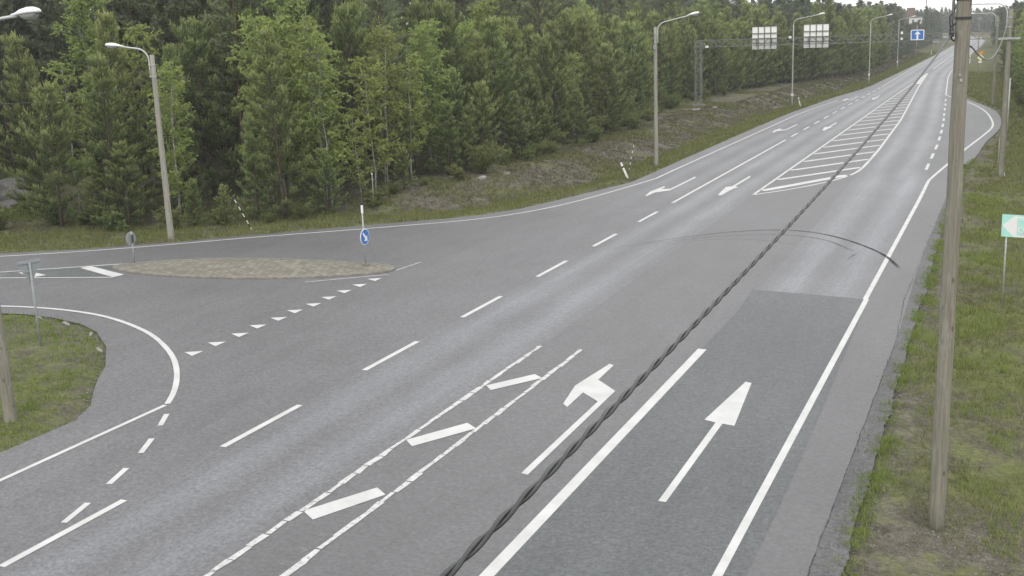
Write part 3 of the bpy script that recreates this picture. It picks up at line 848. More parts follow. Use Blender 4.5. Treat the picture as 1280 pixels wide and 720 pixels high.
def wood_pole(name, loc, h, r0, r1, label, cat='utility pole', mat='wood', lean=(0, 0)):
    z0 = gz1(*loc)
    t = empty(name, (loc[0], loc[1], z0)); tag(t, label, cat)
    k = 12
    MB().tube([(lean[0] * i / k + random.uniform(-.004, .004), lean[1] * i / k, -0.4 + (h - z0 + 0.4) * i / k) for i in range(k + 1)], [r0 + (r1 - r0) * i / k for i in range(k + 1)], 20).build('pole', M[mat], t, smooth=True)
    return t, z0

near, z0 = wood_pole('utility_pole', (-0.80, 19.3), 10.6, 0.137, 0.108, 'tall weathered wooden utility pole close by on the right verge, top out of the picture')
MB().tube([(0, 0, 8.58 - z0), (0, 0, 8.62 - z0)], 0.124, 18).build('steel_band', M['dark_metal'], near)
MB().tube([(0, 0, 8.87 - z0), (0, 0, 8.90 - z0)], 0.122, 18).build('steel_band', M['dark_metal'], near)
MB().tube([(-0.155, -0.02, 8.58 - z0), (-0.155, -0.02, 10.5 - z0)], 0.022, 8).build('conduit', M['galv'], near, smooth=True)
hk = MB()
hk.tube([(-0.10, 0, 8.52 - z0), (-0.17, -.02, 8.48 - z0), (-0.19, -.04, 8.42 - z0), (-0.17, -.06, 8.37 - z0)], 0.012, 6)
hk.box((-0.16, -0.08, 8.35 - z0), (0.07, 0.16, 0.07))
hk.tube([(-0.15, -.02, 8.72 - z0), (-0.20, -.05, 8.62 - z0), (-0.19, -.07, 8.5 - z0), (-0.17, -.08, 8.4 - z0)], 0.012, 6)
hk.tube([(-0.12, .02, 8.78 - z0), (-0.17, 0, 8.60 - z0), (-0.155, -.04, 8.5 - z0), (-0.14, -.06, 8.4 - z0)], 0.010, 6)
hk.build('cable_clamp', M['dark_metal'], near)
MB().box((0.0, -0.127, 7.72 - z0), (0.035, 0.03, 0.035)).build('bolt', M['galv'], near)
MB().box((0.02, -0.127, 7.64 - z0), (0.035, 0.012, 0.05)).build('metal_tag', M['galv'], near)

p2 = wooden_lamp('utility_pole', (-0.42, 67.5), math.pi, 9.0, 2.2, 0.05, 'wooden pole with a lamp arm and short crossarm, right of the lay-by entrance', r0=0.165, r1=0.12, mat='wood')
p2['category'] = 'utility pole'
MB().box((0, 0.16, 7.55), (1.1, 0.09, 0.11)).build('crossarm', M['galv'], p2)
cp = MB().tube([(0.17, -.03, -0.2), (0.168, -.03, 2.2)], 0.025, 8).build('conduit', M['galv'], p2, smooth=True)
MB().tube([(-0.2, -.25, .02), (-0.05, -.2, .33)], 0.045, 8).build('cable_cap', M['white'], p2)
t = empty('steel_post', (-0.3, 83.0, gz1(-.3, 83.0))); tag(t, 'slim grey steel post on a concrete foot just behind the pole with crossarm', 'post')
MB().tube([(0, 0, 0), (0, 0, 4.6)], 0.05, 8).build('post', M['galv'], t, smooth=True)
MB().box((0, 0, 0.12), (0.36, 0.36, 0.34)).build('concrete_foot', M['kerb'], t)
t, _ = wood_pole('utility_pole', (-9.6, 330), 8.9, 0.16, 0.11, 'thin far wooden pole standing against the trees right of the near utility pole', mat='wood_pale')
MB().box((0, 0, 8.2), (1.3, .1, .1)).build('crossarm', M['galv'], t)

def cable_mesh(pts, strands, rs, twist, pitch, n=7):
    """twisted bundle: strands helically laid round the smooth path"""
    P = [V(p) for p in pts]
    mb = MB()
    L = [0]
    for a, b in zip(P[:-1], P[1:]): L.append(L[-1] + (b - a).length)
    for s in range(strands):
        q = []
        for i, p in enumerate(P):
            tdir = (P[min(i + 1, len(P) - 1)] - P[max(i - 1, 0)]).normalized()
            side = tdir.cross(V((0, 0, 1))).normalized(); up = side.cross(tdir)
            a = 2 * math.pi * (s / strands + L[i] / pitch + 0.10 * mnoise.noise(V((L[i] * 0.9, 2, 0))))
            q.append(p + (side * math.cos(a) + up * math.sin(a)) * twist)
        mb.tube(q, rs, n)
    return mb
c1 = []
y = -4.0
while y <= 19.2:
    d = y - 2.5
    z = 6.98 + 0.00198 * d * d + 0.0487 * d if y > 2.5 else 6.98 + 0.012 * d * d + 0.0487 * d
    x = float(np.interp(y, [-4, 2.74, 19.25], [-1.737, -1.50, -0.96]))
    c1.append((x, y, z)); y += 0.035
o = cable_mesh(c1, 2, 0.0086, 0.0082, 0.40).build('overhead_cable', M['cable'], smooth=True)
cable_mesh(c1, 1, 0.0040, 0.0112, 0.40).build('messenger_strand', M['messenger'], o, smooth=True)
tag(o, 'thick twisted black overhead cable crossing the picture diagonally above the road to the near pole', 'cable')
pts2 = [(18.9, 8.25), (19.5, 8.16), (21.5, 7.95), (26.4, 7.68), (33.5, 7.54), (44.7, 7.62), (57.5, 7.98), (67.3, 8.55)]
py_ = [p[0] for p in pts2]; pz_ = [p[1] for p in pts2]
co = np.polyfit(py_, pz_, 3)
c2 = [(-.96, 19.22, 8.33), (-.965, 19.33, 8.29), (-.94, 19.42, 8.26), (-.88, 19.475, 8.23), (-.80, 19.49, 8.20), (-.72, 19.50, 8.175)]
c2 += [(float(np.interp(y, [19.6, 20.2, 67.3], [-0.67, -0.655, -0.5])), float(y), float(np.polyval(co, y))) for y in np.arange(19.6, 67.4, 0.15)]
o = cable_mesh(c2, 3, 0.0080, 0.0088, 0.7, 6).build('overhead_cable', M['cable'], smooth=True)
tag(o, 'sagging overhead cable between the near pole and the pole with crossarm', 'cable')

def wire(a, b, sag, r, label, name='overhead_wire'):
    a, b = V(a), V(b)
    pts = [a.lerp(b, i / 30) - V((0, 0, sag * 4 * (i / 30) * (1 - i / 30))) for i in range(31)]
    o = MB().tube(pts, r, 6).build(name, M['cable'], smooth=True)
    return tag(o, label, 'wire')
wire((-21.3, 17.9, 7.5), (-35.2, 39.4, 7.25), 0.25, 0.006, 'thin overhead wire from the left frame edge to the lamp with the left-pointing arm')
wire((-35.2, 39.6, 7.25), (-21.0, 69.5, 8.3), 0.9, 0.008, 'thin sagging wire before the trees between the two wooden lamp poles')
wire((-21.04, 69.7, 8.3), (-21.74, 122.0, 8.2), 0.9, 0.008, 'thin wire from the wooden lamp by the guy wire to the first steel lamp')

def guy(bottom, topp, label):
    bottom = (bottom[0], bottom[1], gz1(bottom[0], bottom[1]) - 0.05)
    t = empty('guy_wire', bottom); tag(t, label, 'guy wire')
    d = V(topp) - V(bottom); L = d.length; u = d.normalized()
    MB().tube([(0, 0, 0), d], 0.005, 6).build('wire', M['cable'], t)
    o = MB().tube([u * 0.12, u * 2.0], 0.023, 8).build('guard', M['stripes'], t)
    at = o.data.attributes.new('along', 'FLOAT', 'POINT')
    at.data.foreach_set('value', [0.0] * 8 + [5.0] * 8)
guy((-32.5, 42.1), (-35.2, 39.6, 8.0), 'guy wire with striped guard in front of the dark trees beyond the island')
guy((-21.95, 66.6), (-21.04, 69.55, 8.3), 'guy wire with black and white striped guard by the lamp pole on the left verge')

# ------------------------------------------------------------------ gantry
gt = empty('sign_gantry', (0, 116, 0)); tag(gt, 'grey steel lattice sign gantry spanning the main road', 'gantry')
XL, XR, ZB, ZT, HW = -30.4, 1.6, 6.62, 7.30, 0.30
for z in (ZB, ZT):
    for s in (-HW, HW): MB().bar((XL - .3, s, z), (XR + .3, s, z), 0.065).build('beam_chord', M['lattice'], gt)
lt = MB()
nb = 44
for i in range(nb):
    x0 = XL + (XR - XL) * i / nb; x1 = XL + (XR - XL) * (i + 1) / nb
    for s in (-HW, HW):
        if i % 2: lt.bar((x0, s, ZB), (x1, s, ZT), 0.036)
        else: lt.bar((x0, s, ZT), (x1, s, ZB), 0.036)
    if i % 4 == 0: lt.bar((x0, -HW, ZT), (x1, HW, ZT), 0.03)
lt.build('beam_lattice', M['lattice'], gt)
for X in (XL, XR):
    zb = gz1(X, 116)
    c = MB()
    for a in (-.3, .3):
        for b in (-.24, .24): c.bar((X + a, b, zb - .2), (X + a, b, ZT), 0.085)
    nseg = 16
    for i in range(nseg):
        z0_ = zb + (ZT - zb) * i / nseg; z1_ = zb + (ZT - zb) * (i + 1) / nseg
        for b in (-.24, .24):
            s = 1 if i % 2 else -1
            c.bar((X - .3 * s, b, z0_), (X + .3 * s, b, z1_), 0.04)
        for a in (-.3, .3):
            s = 1 if i % 2 else -1
            c.bar((X + a, -.24 * s, z0_), (X + a, .24 * s, z1_), 0.035)
    cl = c.build('lattice_column', M['lattice'], gt)
    MB().box((X, 0, zb + 0.05), (1.2, 1.0, 0.5)).build('footing', M['kerb'], cl)

def big_panel(x0, x1, z0, z1, label):
    t = empty('direction_sign', ((x0 + x1) / 2, 116.62, (z0 + z1) / 2)); tag(t, label, 'road sign', 'big sign backs on the gantry')
    w, h = x1 - x0, z1 - z0
    MB().box((0, 0, 0), (w, 0.03, h)).build('panel', M['alu'], t)
    for i in (1, 2, 3): MB().box((-w / 2 + w * i / 4, -0.045, 0), (0.10, 0.05, h - .1)).build('rib', M['lattice'], t)
    for z in (h * .5 - .30 * h, h * .5 - .52 * h, -h * .22): MB().box((0, -0.10, z), (w - .1, 0.05, 0.085)).build('rail', M['lattice'], t)
    oc = [(-w / 2 - .03, -h / 2 - .03), (w / 2 + .03, -h / 2 - .03), (w / 2 + .03, h / 2 + .03), (-w / 2 - .03, h / 2 + .03)]
    ic = [(-w / 2 + .02, -h / 2 + .02), (w / 2 - .02, -h / 2 + .02), (w / 2 - .02, h / 2 - .02), (-w / 2 + .02, h / 2 - .02)]
    fv = [(a, -.07, b) for a, b in oc] + [(a, -.07, b) for a, b in ic] + [(a, .03, b) for a, b in oc]
    MB().add(fv, [(i, (i + 1) % 4, (i + 1) % 4 + 4, i + 4) for i in range(4)] + [((i + 1) % 4, i, i + 8, (i + 1) % 4 + 8) for i in range(4)]).build('frame', M['dark_metal'], t)
    for s in (-.3, .3): MB().box((s * w, -.2, (ZB + ZT) / 2 - (z0 + z1) / 2), (.07, .14, .8)).build('bracket', M['lattice'], t)
big_panel(-24.95, -22.4, 6.2, 8.5, 'left of the two big pale gridded sign backs on the gantry')
big_panel(-19.75, -17.25, 6.2, 8.55, 'right of the two big pale gridded sign backs on the gantry')
def rrect(w, h, r, k=5):
    p = []
    for cx_, cy_, a0 in ((w / 2 - r, h / 2 - r, 0), (-w / 2 + r, h / 2 - r, 90), (-w / 2 + r, -h / 2 + r, 180), (w / 2 - r, -h / 2 + r, 270)):
        for i in range(k + 1):
            a = math.radians(a0 + 90 * i / k); p.append((cx_ + math.cos(a) * r, cy_ + math.sin(a) * r))
    return p
def face_plate(poly, depth, y, mb=None):
    """polygon given in x/z, thin prism whose front faces local -y at y"""
    mb = mb or MB()
    n = len(poly)
    vs = [(a, y, b) for a, b in poly] + [(a, y + depth, b) for a, b in poly]
    fs = [tuple(range(n)), tuple(range(2 * n - 1, n - 1, -1))] + [((i + 1) % n, i, i + n, (i + 1) % n + n) for i in range(n)]
    return mb.add(vs, fs)
t = empty('lane_sign', (-8.82, 115.5, 7.18)); tag(t, 'blue rectangular lane sign with a white upward arrow hung on the gantry', 'road sign')
face_plate(rrect(1.22, 0.98, .09), 0.03, 0).build('border', M['white'], t)
face_plate(rrect(1.06, 0.82, .06), 0.004, -0.004).build('blue_face', M['blue'], t)
face_plate([(-.085, -.40), (.085, -.40), (.085, .06), (.29, .06), (0, .37), (-.29, .06), (-.085, .06)], 0.004, -0.009).build('arrow', M['white'], t)
for s in (-.3, .3): MB().box((s, .1, 0), (.06, .17, .9)).build('bracket', M['lattice'], t)
t = empty('signal_box', (-10.25, 115.6, 7.0)); tag(t, 'pair of small pale boxes fixed on the gantry left of the blue sign', 'equipment box')
MB().box((0, 0, .42), (.2, .16, .24)).build('box', M['lamp_shell'], t); MB().box((0, 0, -.14), (.2, .16, .2)).build('box', M['lamp_shell'], t)
MB().box((0, .09, .14), (.05, .04, .8)).build('bracket', M['lattice'], t)
t = empty('signal_box', (-20.9, 115.6, 7.35)); tag(t, 'small pale box on the gantry between the two big sign backs', 'equipment box')
MB().box((0, 0, 0), (.24, .18, .22)).build('box', M['lamp_shell'], t); MB().box((0, .09, -.1), (.05, .05, .4)).build('bracket', M['lattice'], t)
t = empty('signal_box', (-29.4, 115.6, 6.65)); tag(t, 'small pale box at the left end of the gantry beam', 'equipment box')
MB().box((0, 0, 0), (.3, .18, .2)).build('box', M['lamp_shell'], t); MB().box((0, .09, .1), (.05, .05, .4)).build('bracket', M['lattice'], t)

# ------------------------------------------------------------------ signs
def rotz(a): return Matrix.Rotation(a, 4, 'Z')
def disc(r, k=28): return [(math.cos(2 * math.pi * i / k) * r, math.sin(2 * math.pi * i / k) * r) for i in range(k)]

# keep right sign: faces +X (traffic turning in)
t = empty('keep_right_sign', (-22.5, 35.85, 0.13), math.radians(90)); tag(t, 'round blue keep-right sign with a white arrow at the right end of the island', 'road sign')
MB().tube([(0, 0, -.1), (0, 0, 2.2)], 0.03, 10).build('post', M['galv'], t, smooth=True)
MB().tube([(0, 0, -.02), (0, 0, .06)], 0.13, 12).build('foot', M['kerb'], t)
pl = face_plate(disc(.31), 0.02, -0.05).build('plate', M['white'], t)
pl.location = (0, 0, 1.1)
f = face_plate(disc(.288), 0.004, -0.0545).build('blue_face', M['blue'], pl)
arr = [(-.045, .21), (.045, .21), (.045, -.06), (.145, -.06), (0, -.23), (-.145, -.06), (-.045, -.06)]
a = math.radians(40)
arr = [(x * math.cos(a) - z * math.sin(a), x * math.sin(a) + z * math.cos(a)) for x, z in arr]
face_plate(arr, 0.004, -0.0595).build('arrow', M['white'], pl)
mk = MB(); mk.tube([(0, 0, 2.02), (0, 0, 2.34)], 0.045, 10)
mk.build('marker', M['white'], t)
MB().tube([(0, 0, 2.34), (0, 0, 2.42)], 0.052, 10).build('marker_cap', M['black'], t)

# second island sign seen from behind
t = empty('round_sign', (-32.35, 34.0, 0.10), math.radians(-85)); tag(t, 'round sign seen from its grey back on a short post, left end of the island', 'road sign')
MB().tube([(0, 0, -.1), (0, 0, 1.28)], 0.028, 10).build('post', M['galv'], t, smooth=True)
pl = face_plate(disc(.29), 0.02, -0.055).build('plate', M['sign_grey'], t); pl.location = (0, 0, 0.98)
MB().box((0, .04, .98), (.10, .03, .34)).build('bracket', M['dark_metal'], t)

# give way sign from behind
t = empty('give_way_sign', (-26.05, 23.17, gz1(-26.05, 23.17)), math.radians(-106)); tag(t, 'give way sign seen from its grey triangular back, in the grass corner', 'road sign')
MB().tube([(0, 0, -.2), (0, 0, 2.55)], 0.032, 10).build('post', M['sign_grey'], t, smooth=True)
tri = [(-.39, .27), (-.37, .31), (.37, .31), (.39, .27), (.03, -.36), (-.03, -.36)][::-1]
pl = face_plate(tri, 0.015, -0.055).build('plate', M['sign_grey'], t); pl.location = (0, 0, 2.3)
MB().box((0, -.025, 2.54), (.62, .03, .03)).build('brace', M['sign_grey'], t); MB().box((0, -.025, 2.28), (.32, .03, .03)).build('brace', M['sign_grey'], t)

# turquoise arrow board at the right edge
zb = gz1(0.0, 36.4)
t = empty('arrow_board', (0.45, 36.2, zb), math.radians(-12)); tag(t, 'turquoise and white board with a left-pointing arrow on two posts in the grass', 'road sign')
for s in (-.42, .36):
    MB().tube([(s, 0, -.2), (s, 0, 2.75 - zb)], 0.028, 10).build('post', M['galv'], t, smooth=True)
bd = face_plate([(-.56, -.34), (1.04, -.34), (1.04, .34), (-.56, .34)], 0.02, -0.06).build('board', M['teal'], t); bd.location = (0, 0, 2.43 - zb)
face_plate([(-.54, 0.0), (-.22, -.325), (1.02, -.325), (1.02, .30), (-.22, .30)], 0.004, -0.0645).build('arrow', M['white'], bd)
fr = face_plate([(-.12, -.27), (.95, -.27), (.95, .25), (-.12, .25)], 0.004, -0.069)
fr.build('symbol_panel', M['teal'], bd)
face_plate([(-.085, -.235), (.915, -.235), (.915, .215), (-.085, .215)], 0.004, -0.0735).build('symbol_border', M['white'], bd)
face_plate([(-.07, -.22), (.90, -.22), (.90, .20), (-.07, .20)], 0.004, -0.078).build('symbol_field', M['teal'], bd)
k = 18
o_, i_ = disc(.085, k), disc(.06, k)
MB().add([(x, -0.0825, z - .10) for x, z in o_] + [(x, -0.0825, z - .10) for x, z in i_], [(q, (q + 1) % k, (q + 1) % k + k, q + k) for q in range(k)]).build('symbol', M['white'], bd)

# far warning sign with orange lamps
t = empty('warning_sign', (-5.45, 203, gz1(-5.45, 203))); tag(t, 'far post with a round orange sign above a pale yellow diamond on the right verge', 'road sign')
MB().tube([(0, 0, -.2), (0, 0, 3.2)], 0.045, 8).build('post', M['galv'], t)
o = face_plate(disc(.31), 0.03, -0.08).build('round_plate', M['orange'], t); o.location = (0.06, 0, 3.05)
o = face_plate([(.55, 0), (0, .55), (-.55, 0), (0, -.55)], 0.03, -0.08).build('diamond_plate', M['yellow'], t); o.location = (0, 0, 2.25)
o = face_plate([(-.28, -.16), (.28, -.16), (.28, .16), (-.28, .16)], 0.03, -0.08).build('lower_plate', M['white'], t); o.location = (-.05, 0, 1.55)

# far grey board from behind, two posts
t = empty('sign_board', (-22.3, 362, gz1(-22.3, 362))); tag(t, 'far grey rectangular board on two posts beside the road bend', 'road sign')
MB().box((0, 0, 2.6), (1.9, .05, 1.0)).build('board', M['sign_grey'], t)
for s in (-.75, .75): MB().tube([(s, .06, -.2), (s, .06, 3.0)], .05, 8).build('post', M['galv'], t)

# edge marker posts
def marker(x, y, lean, label, s=1.0):
    t = empty('marker_post', (x, y, gz1(x, y)), 0); t.rotation_euler = (0, lean, 0); tag(t, label, 'marker post')
    MB().box((0, 0, .36 * s), (.11 * s, .05, .80 * s)).build('post', M['white'], t)
    MB().box((0, 0, .80 * s), (.112 * s, .052, .10 * s)).build('black_band', M['black'], t)
    MB().box((0, 0, .97 * s), (.105 * s, .05, .24 * s)).build('post_top', M['white'], t)
marker(-20.72, 62.8, -0.42, 'white and black marker post leaning left beside the striped guy wire')
marker(-20.75, 121.6, -0.22, 'white and black marker post right of the first steel lamp on the left verge')
marker(-8.3, 238, 0.05, 'far white marker post just right of the near utility pole', 1.3)
marker(-20.0, 357, 0.0, 'far white marker post right of the grey board at the bend', 1.2)
marker(-19.2, 296, 0.0, 'far white marker post right of the far lamp pole below the blue sign', 1.1)
marker(-12.6, 470, 0.0, 'tiny white marker post on the outside of the far road bend', 1.4)
t = empty('snow_pole', (-30.75, 50.2, gz1(-30.75, 50.2))); tag(t, 'thin pale pole standing on the bank behind the keep-right sign', 'pole')
MB().tube([(0, 0, -.2), (0, 0, 1.0), (0.01, 0, 1.75)], .028, 8).build('pole', M['galv'], t)
MB().tube([(0.01, 0, 1.72), (0.01, 0, 1.80)], .033, 8).build('cap', M['white'], t)

# ------------------------------------------------------------------ far buildings and mast
def windows(root, x0, x1, n, z, y, w=0.9, h=1.1):
    for i in range(n):
        x = x0 + (x1 - x0) * (i + .5) / n
        f = MB().box((x, y - .03, z), (w, .06, h)).build('window', M['render'], root)
        MB().box((x, y - .065, z), (w - .16, .02, h - .16)).build('pane', M['glass'], f)
t = empty('brick_building', (-37.2, 452, 0)); tag(t, 'brown brick block rising above the trees under the white sky', 'building')
MB().box((0, 0, 6.4), (2.6, 3.2, 13.0)).build('wall', M['brickwall'], t)
MB().box((0, 0, 12.98), (2.75, 3.35, 0.16)).build('roof', M['roof'], t)
t = empty('white_building', (-34.4, 446, 0)); tag(t, 'white house front showing above the trees beside the brown brick block', 'building')
MB().box((0, 0, 4.7), (5.2, 5, 9.6)).build('wall', M['render'], t)
MB().prism([(-2.8, -2.8), (2.8, -2.8), (2.8, 2.8), (-2.8, 2.8)], 9.5, 9.75).build('roof', M['roof'], t)
windows(t, -2.4, 2.4, 2, 8.3, -2.5, .7, .8)
t = empty('radio_mast', (-31.9, 452, 0)); tag(t, 'thin dark mast standing against the white sky', 'mast')
MB().tube([(0, 0, 0), (0, 0, 26)], [.2, .13], 8).build('mast', M['lattice'], t)
MB().box((0, 0, 18), (.8, .1, .1)).build('antenna', M['lattice'], t)
eb = MB()
for i in range(24):
    pass
bx = [(-34, 668), (-20, 656), (-10, 638), (-5, 612)]
k = len(bx)
eb.add([(x, y, 0) for x, y in bx] + [(x + 1.2, y + 2, 1.0) for x, y in bx] + [(x + 6, y + 9, 1.1) for x, y in bx], [(i, i + 1, i + 1 + k, i + k) for i in range(k - 1)] + [(i + k, i + 1 + k, i + 1 + 2 * k, i + 2 * k) for i in range(k - 1)])
o = eb.build('earth_bank', M['earth']); up_normals(o); tag(o, kind='structure')

# ------------------------------------------------------------------ trees
def unit(a): return a / np.maximum(np.linalg.norm(a, axis=-1, keepdims=True), 1e-9)
def blades(base, dirs, lens, tone, n, spread, bl, bw, t0=0.1, upb=0.0, dt=0.25, twist=True):
    """n thin triangles along every twig (base, dir, len)"""
    B = np.repeat(base, n, 0); D = np.repeat(dirs, n, 0); L = np.repeat(lens, n); T = np.repeat(tone, n)
    m = len(B)
    s = rng.uniform(t0, 1.0, m)
    p = B + D * (L * s)[:, None]
    d = unit(D + spread * rng.normal(0, 1, (m, 3)) + np.array([0, 0, upb]))
    side = unit(np.cross(d, rng.normal(0, 1, (m, 3))))
    l = bl * rng.uniform(0.6, 1.3, m); w = bw * rng.uniform(0.7, 1.3, m)
    vs = np.empty((m, 3, 3))
    vs[:, 0] = p - side * w[:, None] / 2; vs[:, 1] = p + side * w[:, None] / 2; vs[:, 2] = p + d * l[:, None]
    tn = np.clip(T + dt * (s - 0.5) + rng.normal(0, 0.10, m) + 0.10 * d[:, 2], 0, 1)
    return vs.reshape(-1, 3), np.repeat(tn, 3)

def crown_obj(chunks, mat, parent):
    vs = np.concatenate([c[0] for c in chunks]); tn = np.concatenate([c[1] for c in chunks])
    fs = np.arange(len(vs)).reshape(-1, 3)
    return np_mesh('crown', vs, fs, mat, tn, parent)

def bent_trunk(H, r0, r1, wob=0.12, n=9, r=random):
    ox, oy = 0, 0; pts = []
    for i in range(n + 1):
        pts.append((ox, oy, H * i / n - (0.25 if i == 0 else 0)))
        ox += r.uniform(-wob, wob) * H / n * .35; oy += r.uniform(-wob, wob) * H / n * .35
    rs = [r0 + (r1 - r0) * (i / n) ** 0.8 for i in range(n + 1)]
    return pts, rs
def at_h(pts, z):
    zs = [p[2] for p in pts]
    return np.array([np.interp(z, zs, [p[0] for p in pts]), np.interp(z, zs, [p[1] for p in pts]), z])

def young_pine(H, spreadR, seed, open_=0.0, mat='pine'):
    """whorled branches that sweep out and turn up, pale upright shoots on the outer twigs"""
    r = random.Random(seed)
    root = empty('pine_tree')
    pts, rs = bent_trunk(H, 0.012 * H + .02, 0.015, 0.10, 9, r)
    tk = MB().tube(pts, rs, 7)
    base, dirs, lens, tone = [], [], [], []
    tip = []
    lop = r.uniform(0, 6.28)
    z = 0.30 + open_ * H * .25
    while z < H - 0.15:
        h = z / H
        k = r.randint(5, 7) if h < .85 else 4
        a0 = r.uniform(0, 6.28)
        wk = r.uniform(.78, 1.12)
        for j in range(k):
            if r.random() < .14: continue
            a = a0 + j * 6.283 / k + r.uniform(-.35, .35)
            L = wk * spreadR * min(1.0, 0.66 + h * 1.4) * ((1 - h) ** 0.60) * r.uniform(.5, 1.25) * (1 + .14 * math.cos(a - lop)) + 0.16
            el = math.radians(r.uniform(-2, 14) + 44 * h)
            o = at_h(pts, z + r.uniform(-.10, .10))
            d0 = np.array([math.cos(a) * math.cos(el), math.sin(a) * math.cos(el), math.sin(el)])
            up = r.uniform(.25, .75)
            np_ = max(3, int(L / 0.15))
            prev = o
            bp = [o]
            for q in range(1, np_ + 1):
                t = q / np_
                dd = d0 + np.array([r.uniform(-.14, .14), r.uniform(-.14, .14), up * t * t - .10 * (1 - t)])
                dd /= np.linalg.norm(dd)
                p = prev + dd * (L / np_)
                bp.append(p)
                if t > 0.30:
                    sd = np.cross(dd, [0, 0, 1.0]); sd /= np.linalg.norm(sd) + 1e-9
                    for s_ in (-1, 1):
                        tw = unit(dd * r.uniform(.5, 1.1) + sd * s_ * r.uniform(.5, 1.0) + np.array([0, 0, r.uniform(.0, .6)]))
                        ll = (0.18 + 0.26 * (1 - t)) * r.uniform(.6, 1.25) * (0.7 + .06 * H)
                        base.append(p); dirs.append(tw); lens.append(ll); tone.append(0.02 + 0.40 * t * t + 0.24 * h + r.uniform(-.10, .08))  # young outer needles paler; lower and inner crown shade also put into tone
                        if t > .62 and r.random() < .55: tip.append(p + tw * ll)
                prev = p
            base.append(prev); dirs.append(unit(d0 * .5 + np.array([0, 0, .75]))); lens.append(.28); tone.append(.66)
            tip.append(prev)
            if L > .7: tk.tube([tuple(x) for x in bp[::2]], [0.018] + [0.009] * (len(bp[::2]) - 1), 4, cap=False)
        z += r.uniform(.40, .60) * (1 - .40 * h)
    tk.build('trunk', M['bark'], root, smooth=True)
    base, dirs = np.array(base), np.array(dirs); lens = np.array(lens); tone = np.array(tone)
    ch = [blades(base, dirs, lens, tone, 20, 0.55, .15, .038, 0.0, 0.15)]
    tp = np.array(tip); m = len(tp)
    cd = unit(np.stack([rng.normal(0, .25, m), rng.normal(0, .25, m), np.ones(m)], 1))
    ch.append(blades(tp - cd * .05, cd, np.full(m, .26), .48 + .42 * tp[:, 2] / H, 7, .22, .14, .026, 0.0, .3, .2))  # shoot tone rises with height, crown shading put into the colour
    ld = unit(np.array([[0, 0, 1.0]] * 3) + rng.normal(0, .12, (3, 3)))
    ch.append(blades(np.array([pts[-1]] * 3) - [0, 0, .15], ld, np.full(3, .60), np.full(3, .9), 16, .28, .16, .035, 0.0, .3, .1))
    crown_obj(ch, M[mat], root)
    return root

def birch(H, R, seed, stems=2):
    r = random.Random(seed)
    root = empty('birch_tree')
    tk = MB(); ch = []
    tw_b, tw_d, tw_l, tw_t = [], [], [], []
    for s in range(stems):
        a = r.uniform(0, 6.28)
        hh = H * r.uniform(.82, 1.0) if s else H
        ox, oy = (0, 0) if s == 0 else (math.cos(a) * .35, math.sin(a) * .35)
        pts, rs = bent_trunk(hh, .058, .010, .30, 10, r)
        lean = r.uniform(.2, .9) if s else 0
        pts = [(x + ox + math.cos(a) * lean * (zz / hh) ** 1.3 if zz > 0 else x + ox, y + oy + (math.sin(a) * lean * (zz / hh) ** 1.3 if zz > 0 else 0), zz) for x, y, zz in pts]
        tk.tube(pts, rs, 8)
        z = hh * .14
        while z < hh * .985:
            h = z / hh
            L = R * (0.55 + 1.1 * h) * (1 - h) ** .62 * r.uniform(.6, 1.25) + .2
            aa = r.uniform(0, 6.28); el = math.radians(r.uniform(28, 58))
            o = at_h(pts, z)
            d = np.array([math.cos(aa) * math.cos(el), math.sin(aa) * math.cos(el), math.sin(el)])
            n = max(3, int(L / .22)); p = o; bp = [p]
            for q in range(1, n + 1):
                t = q / n
                dd = unit(d + np.array([r.uniform(-.2, .2), r.uniform(-.2, .2), .15 - .55 * t * t]))
                p = p + dd * L / n; bp.append(p)
                if t > .25:
                    for _ in range(3):
                        tw = unit(dd * .5 + np.array([r.uniform(-1, 1), r.uniform(-1, 1), r.uniform(-.9, .35)]))
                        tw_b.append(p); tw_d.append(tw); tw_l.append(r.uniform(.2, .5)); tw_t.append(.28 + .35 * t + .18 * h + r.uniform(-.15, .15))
            tk.tube([tuple(x) for x in bp], [.016] + [.007] * (len(bp) - 1), 4, cap=False)
            z += r.uniform(.10, .20)
    tk.build('trunk', M['bark_birch'], root, smooth=True)
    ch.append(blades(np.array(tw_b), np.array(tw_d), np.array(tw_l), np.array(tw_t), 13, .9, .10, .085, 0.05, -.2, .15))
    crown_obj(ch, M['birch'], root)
    return root

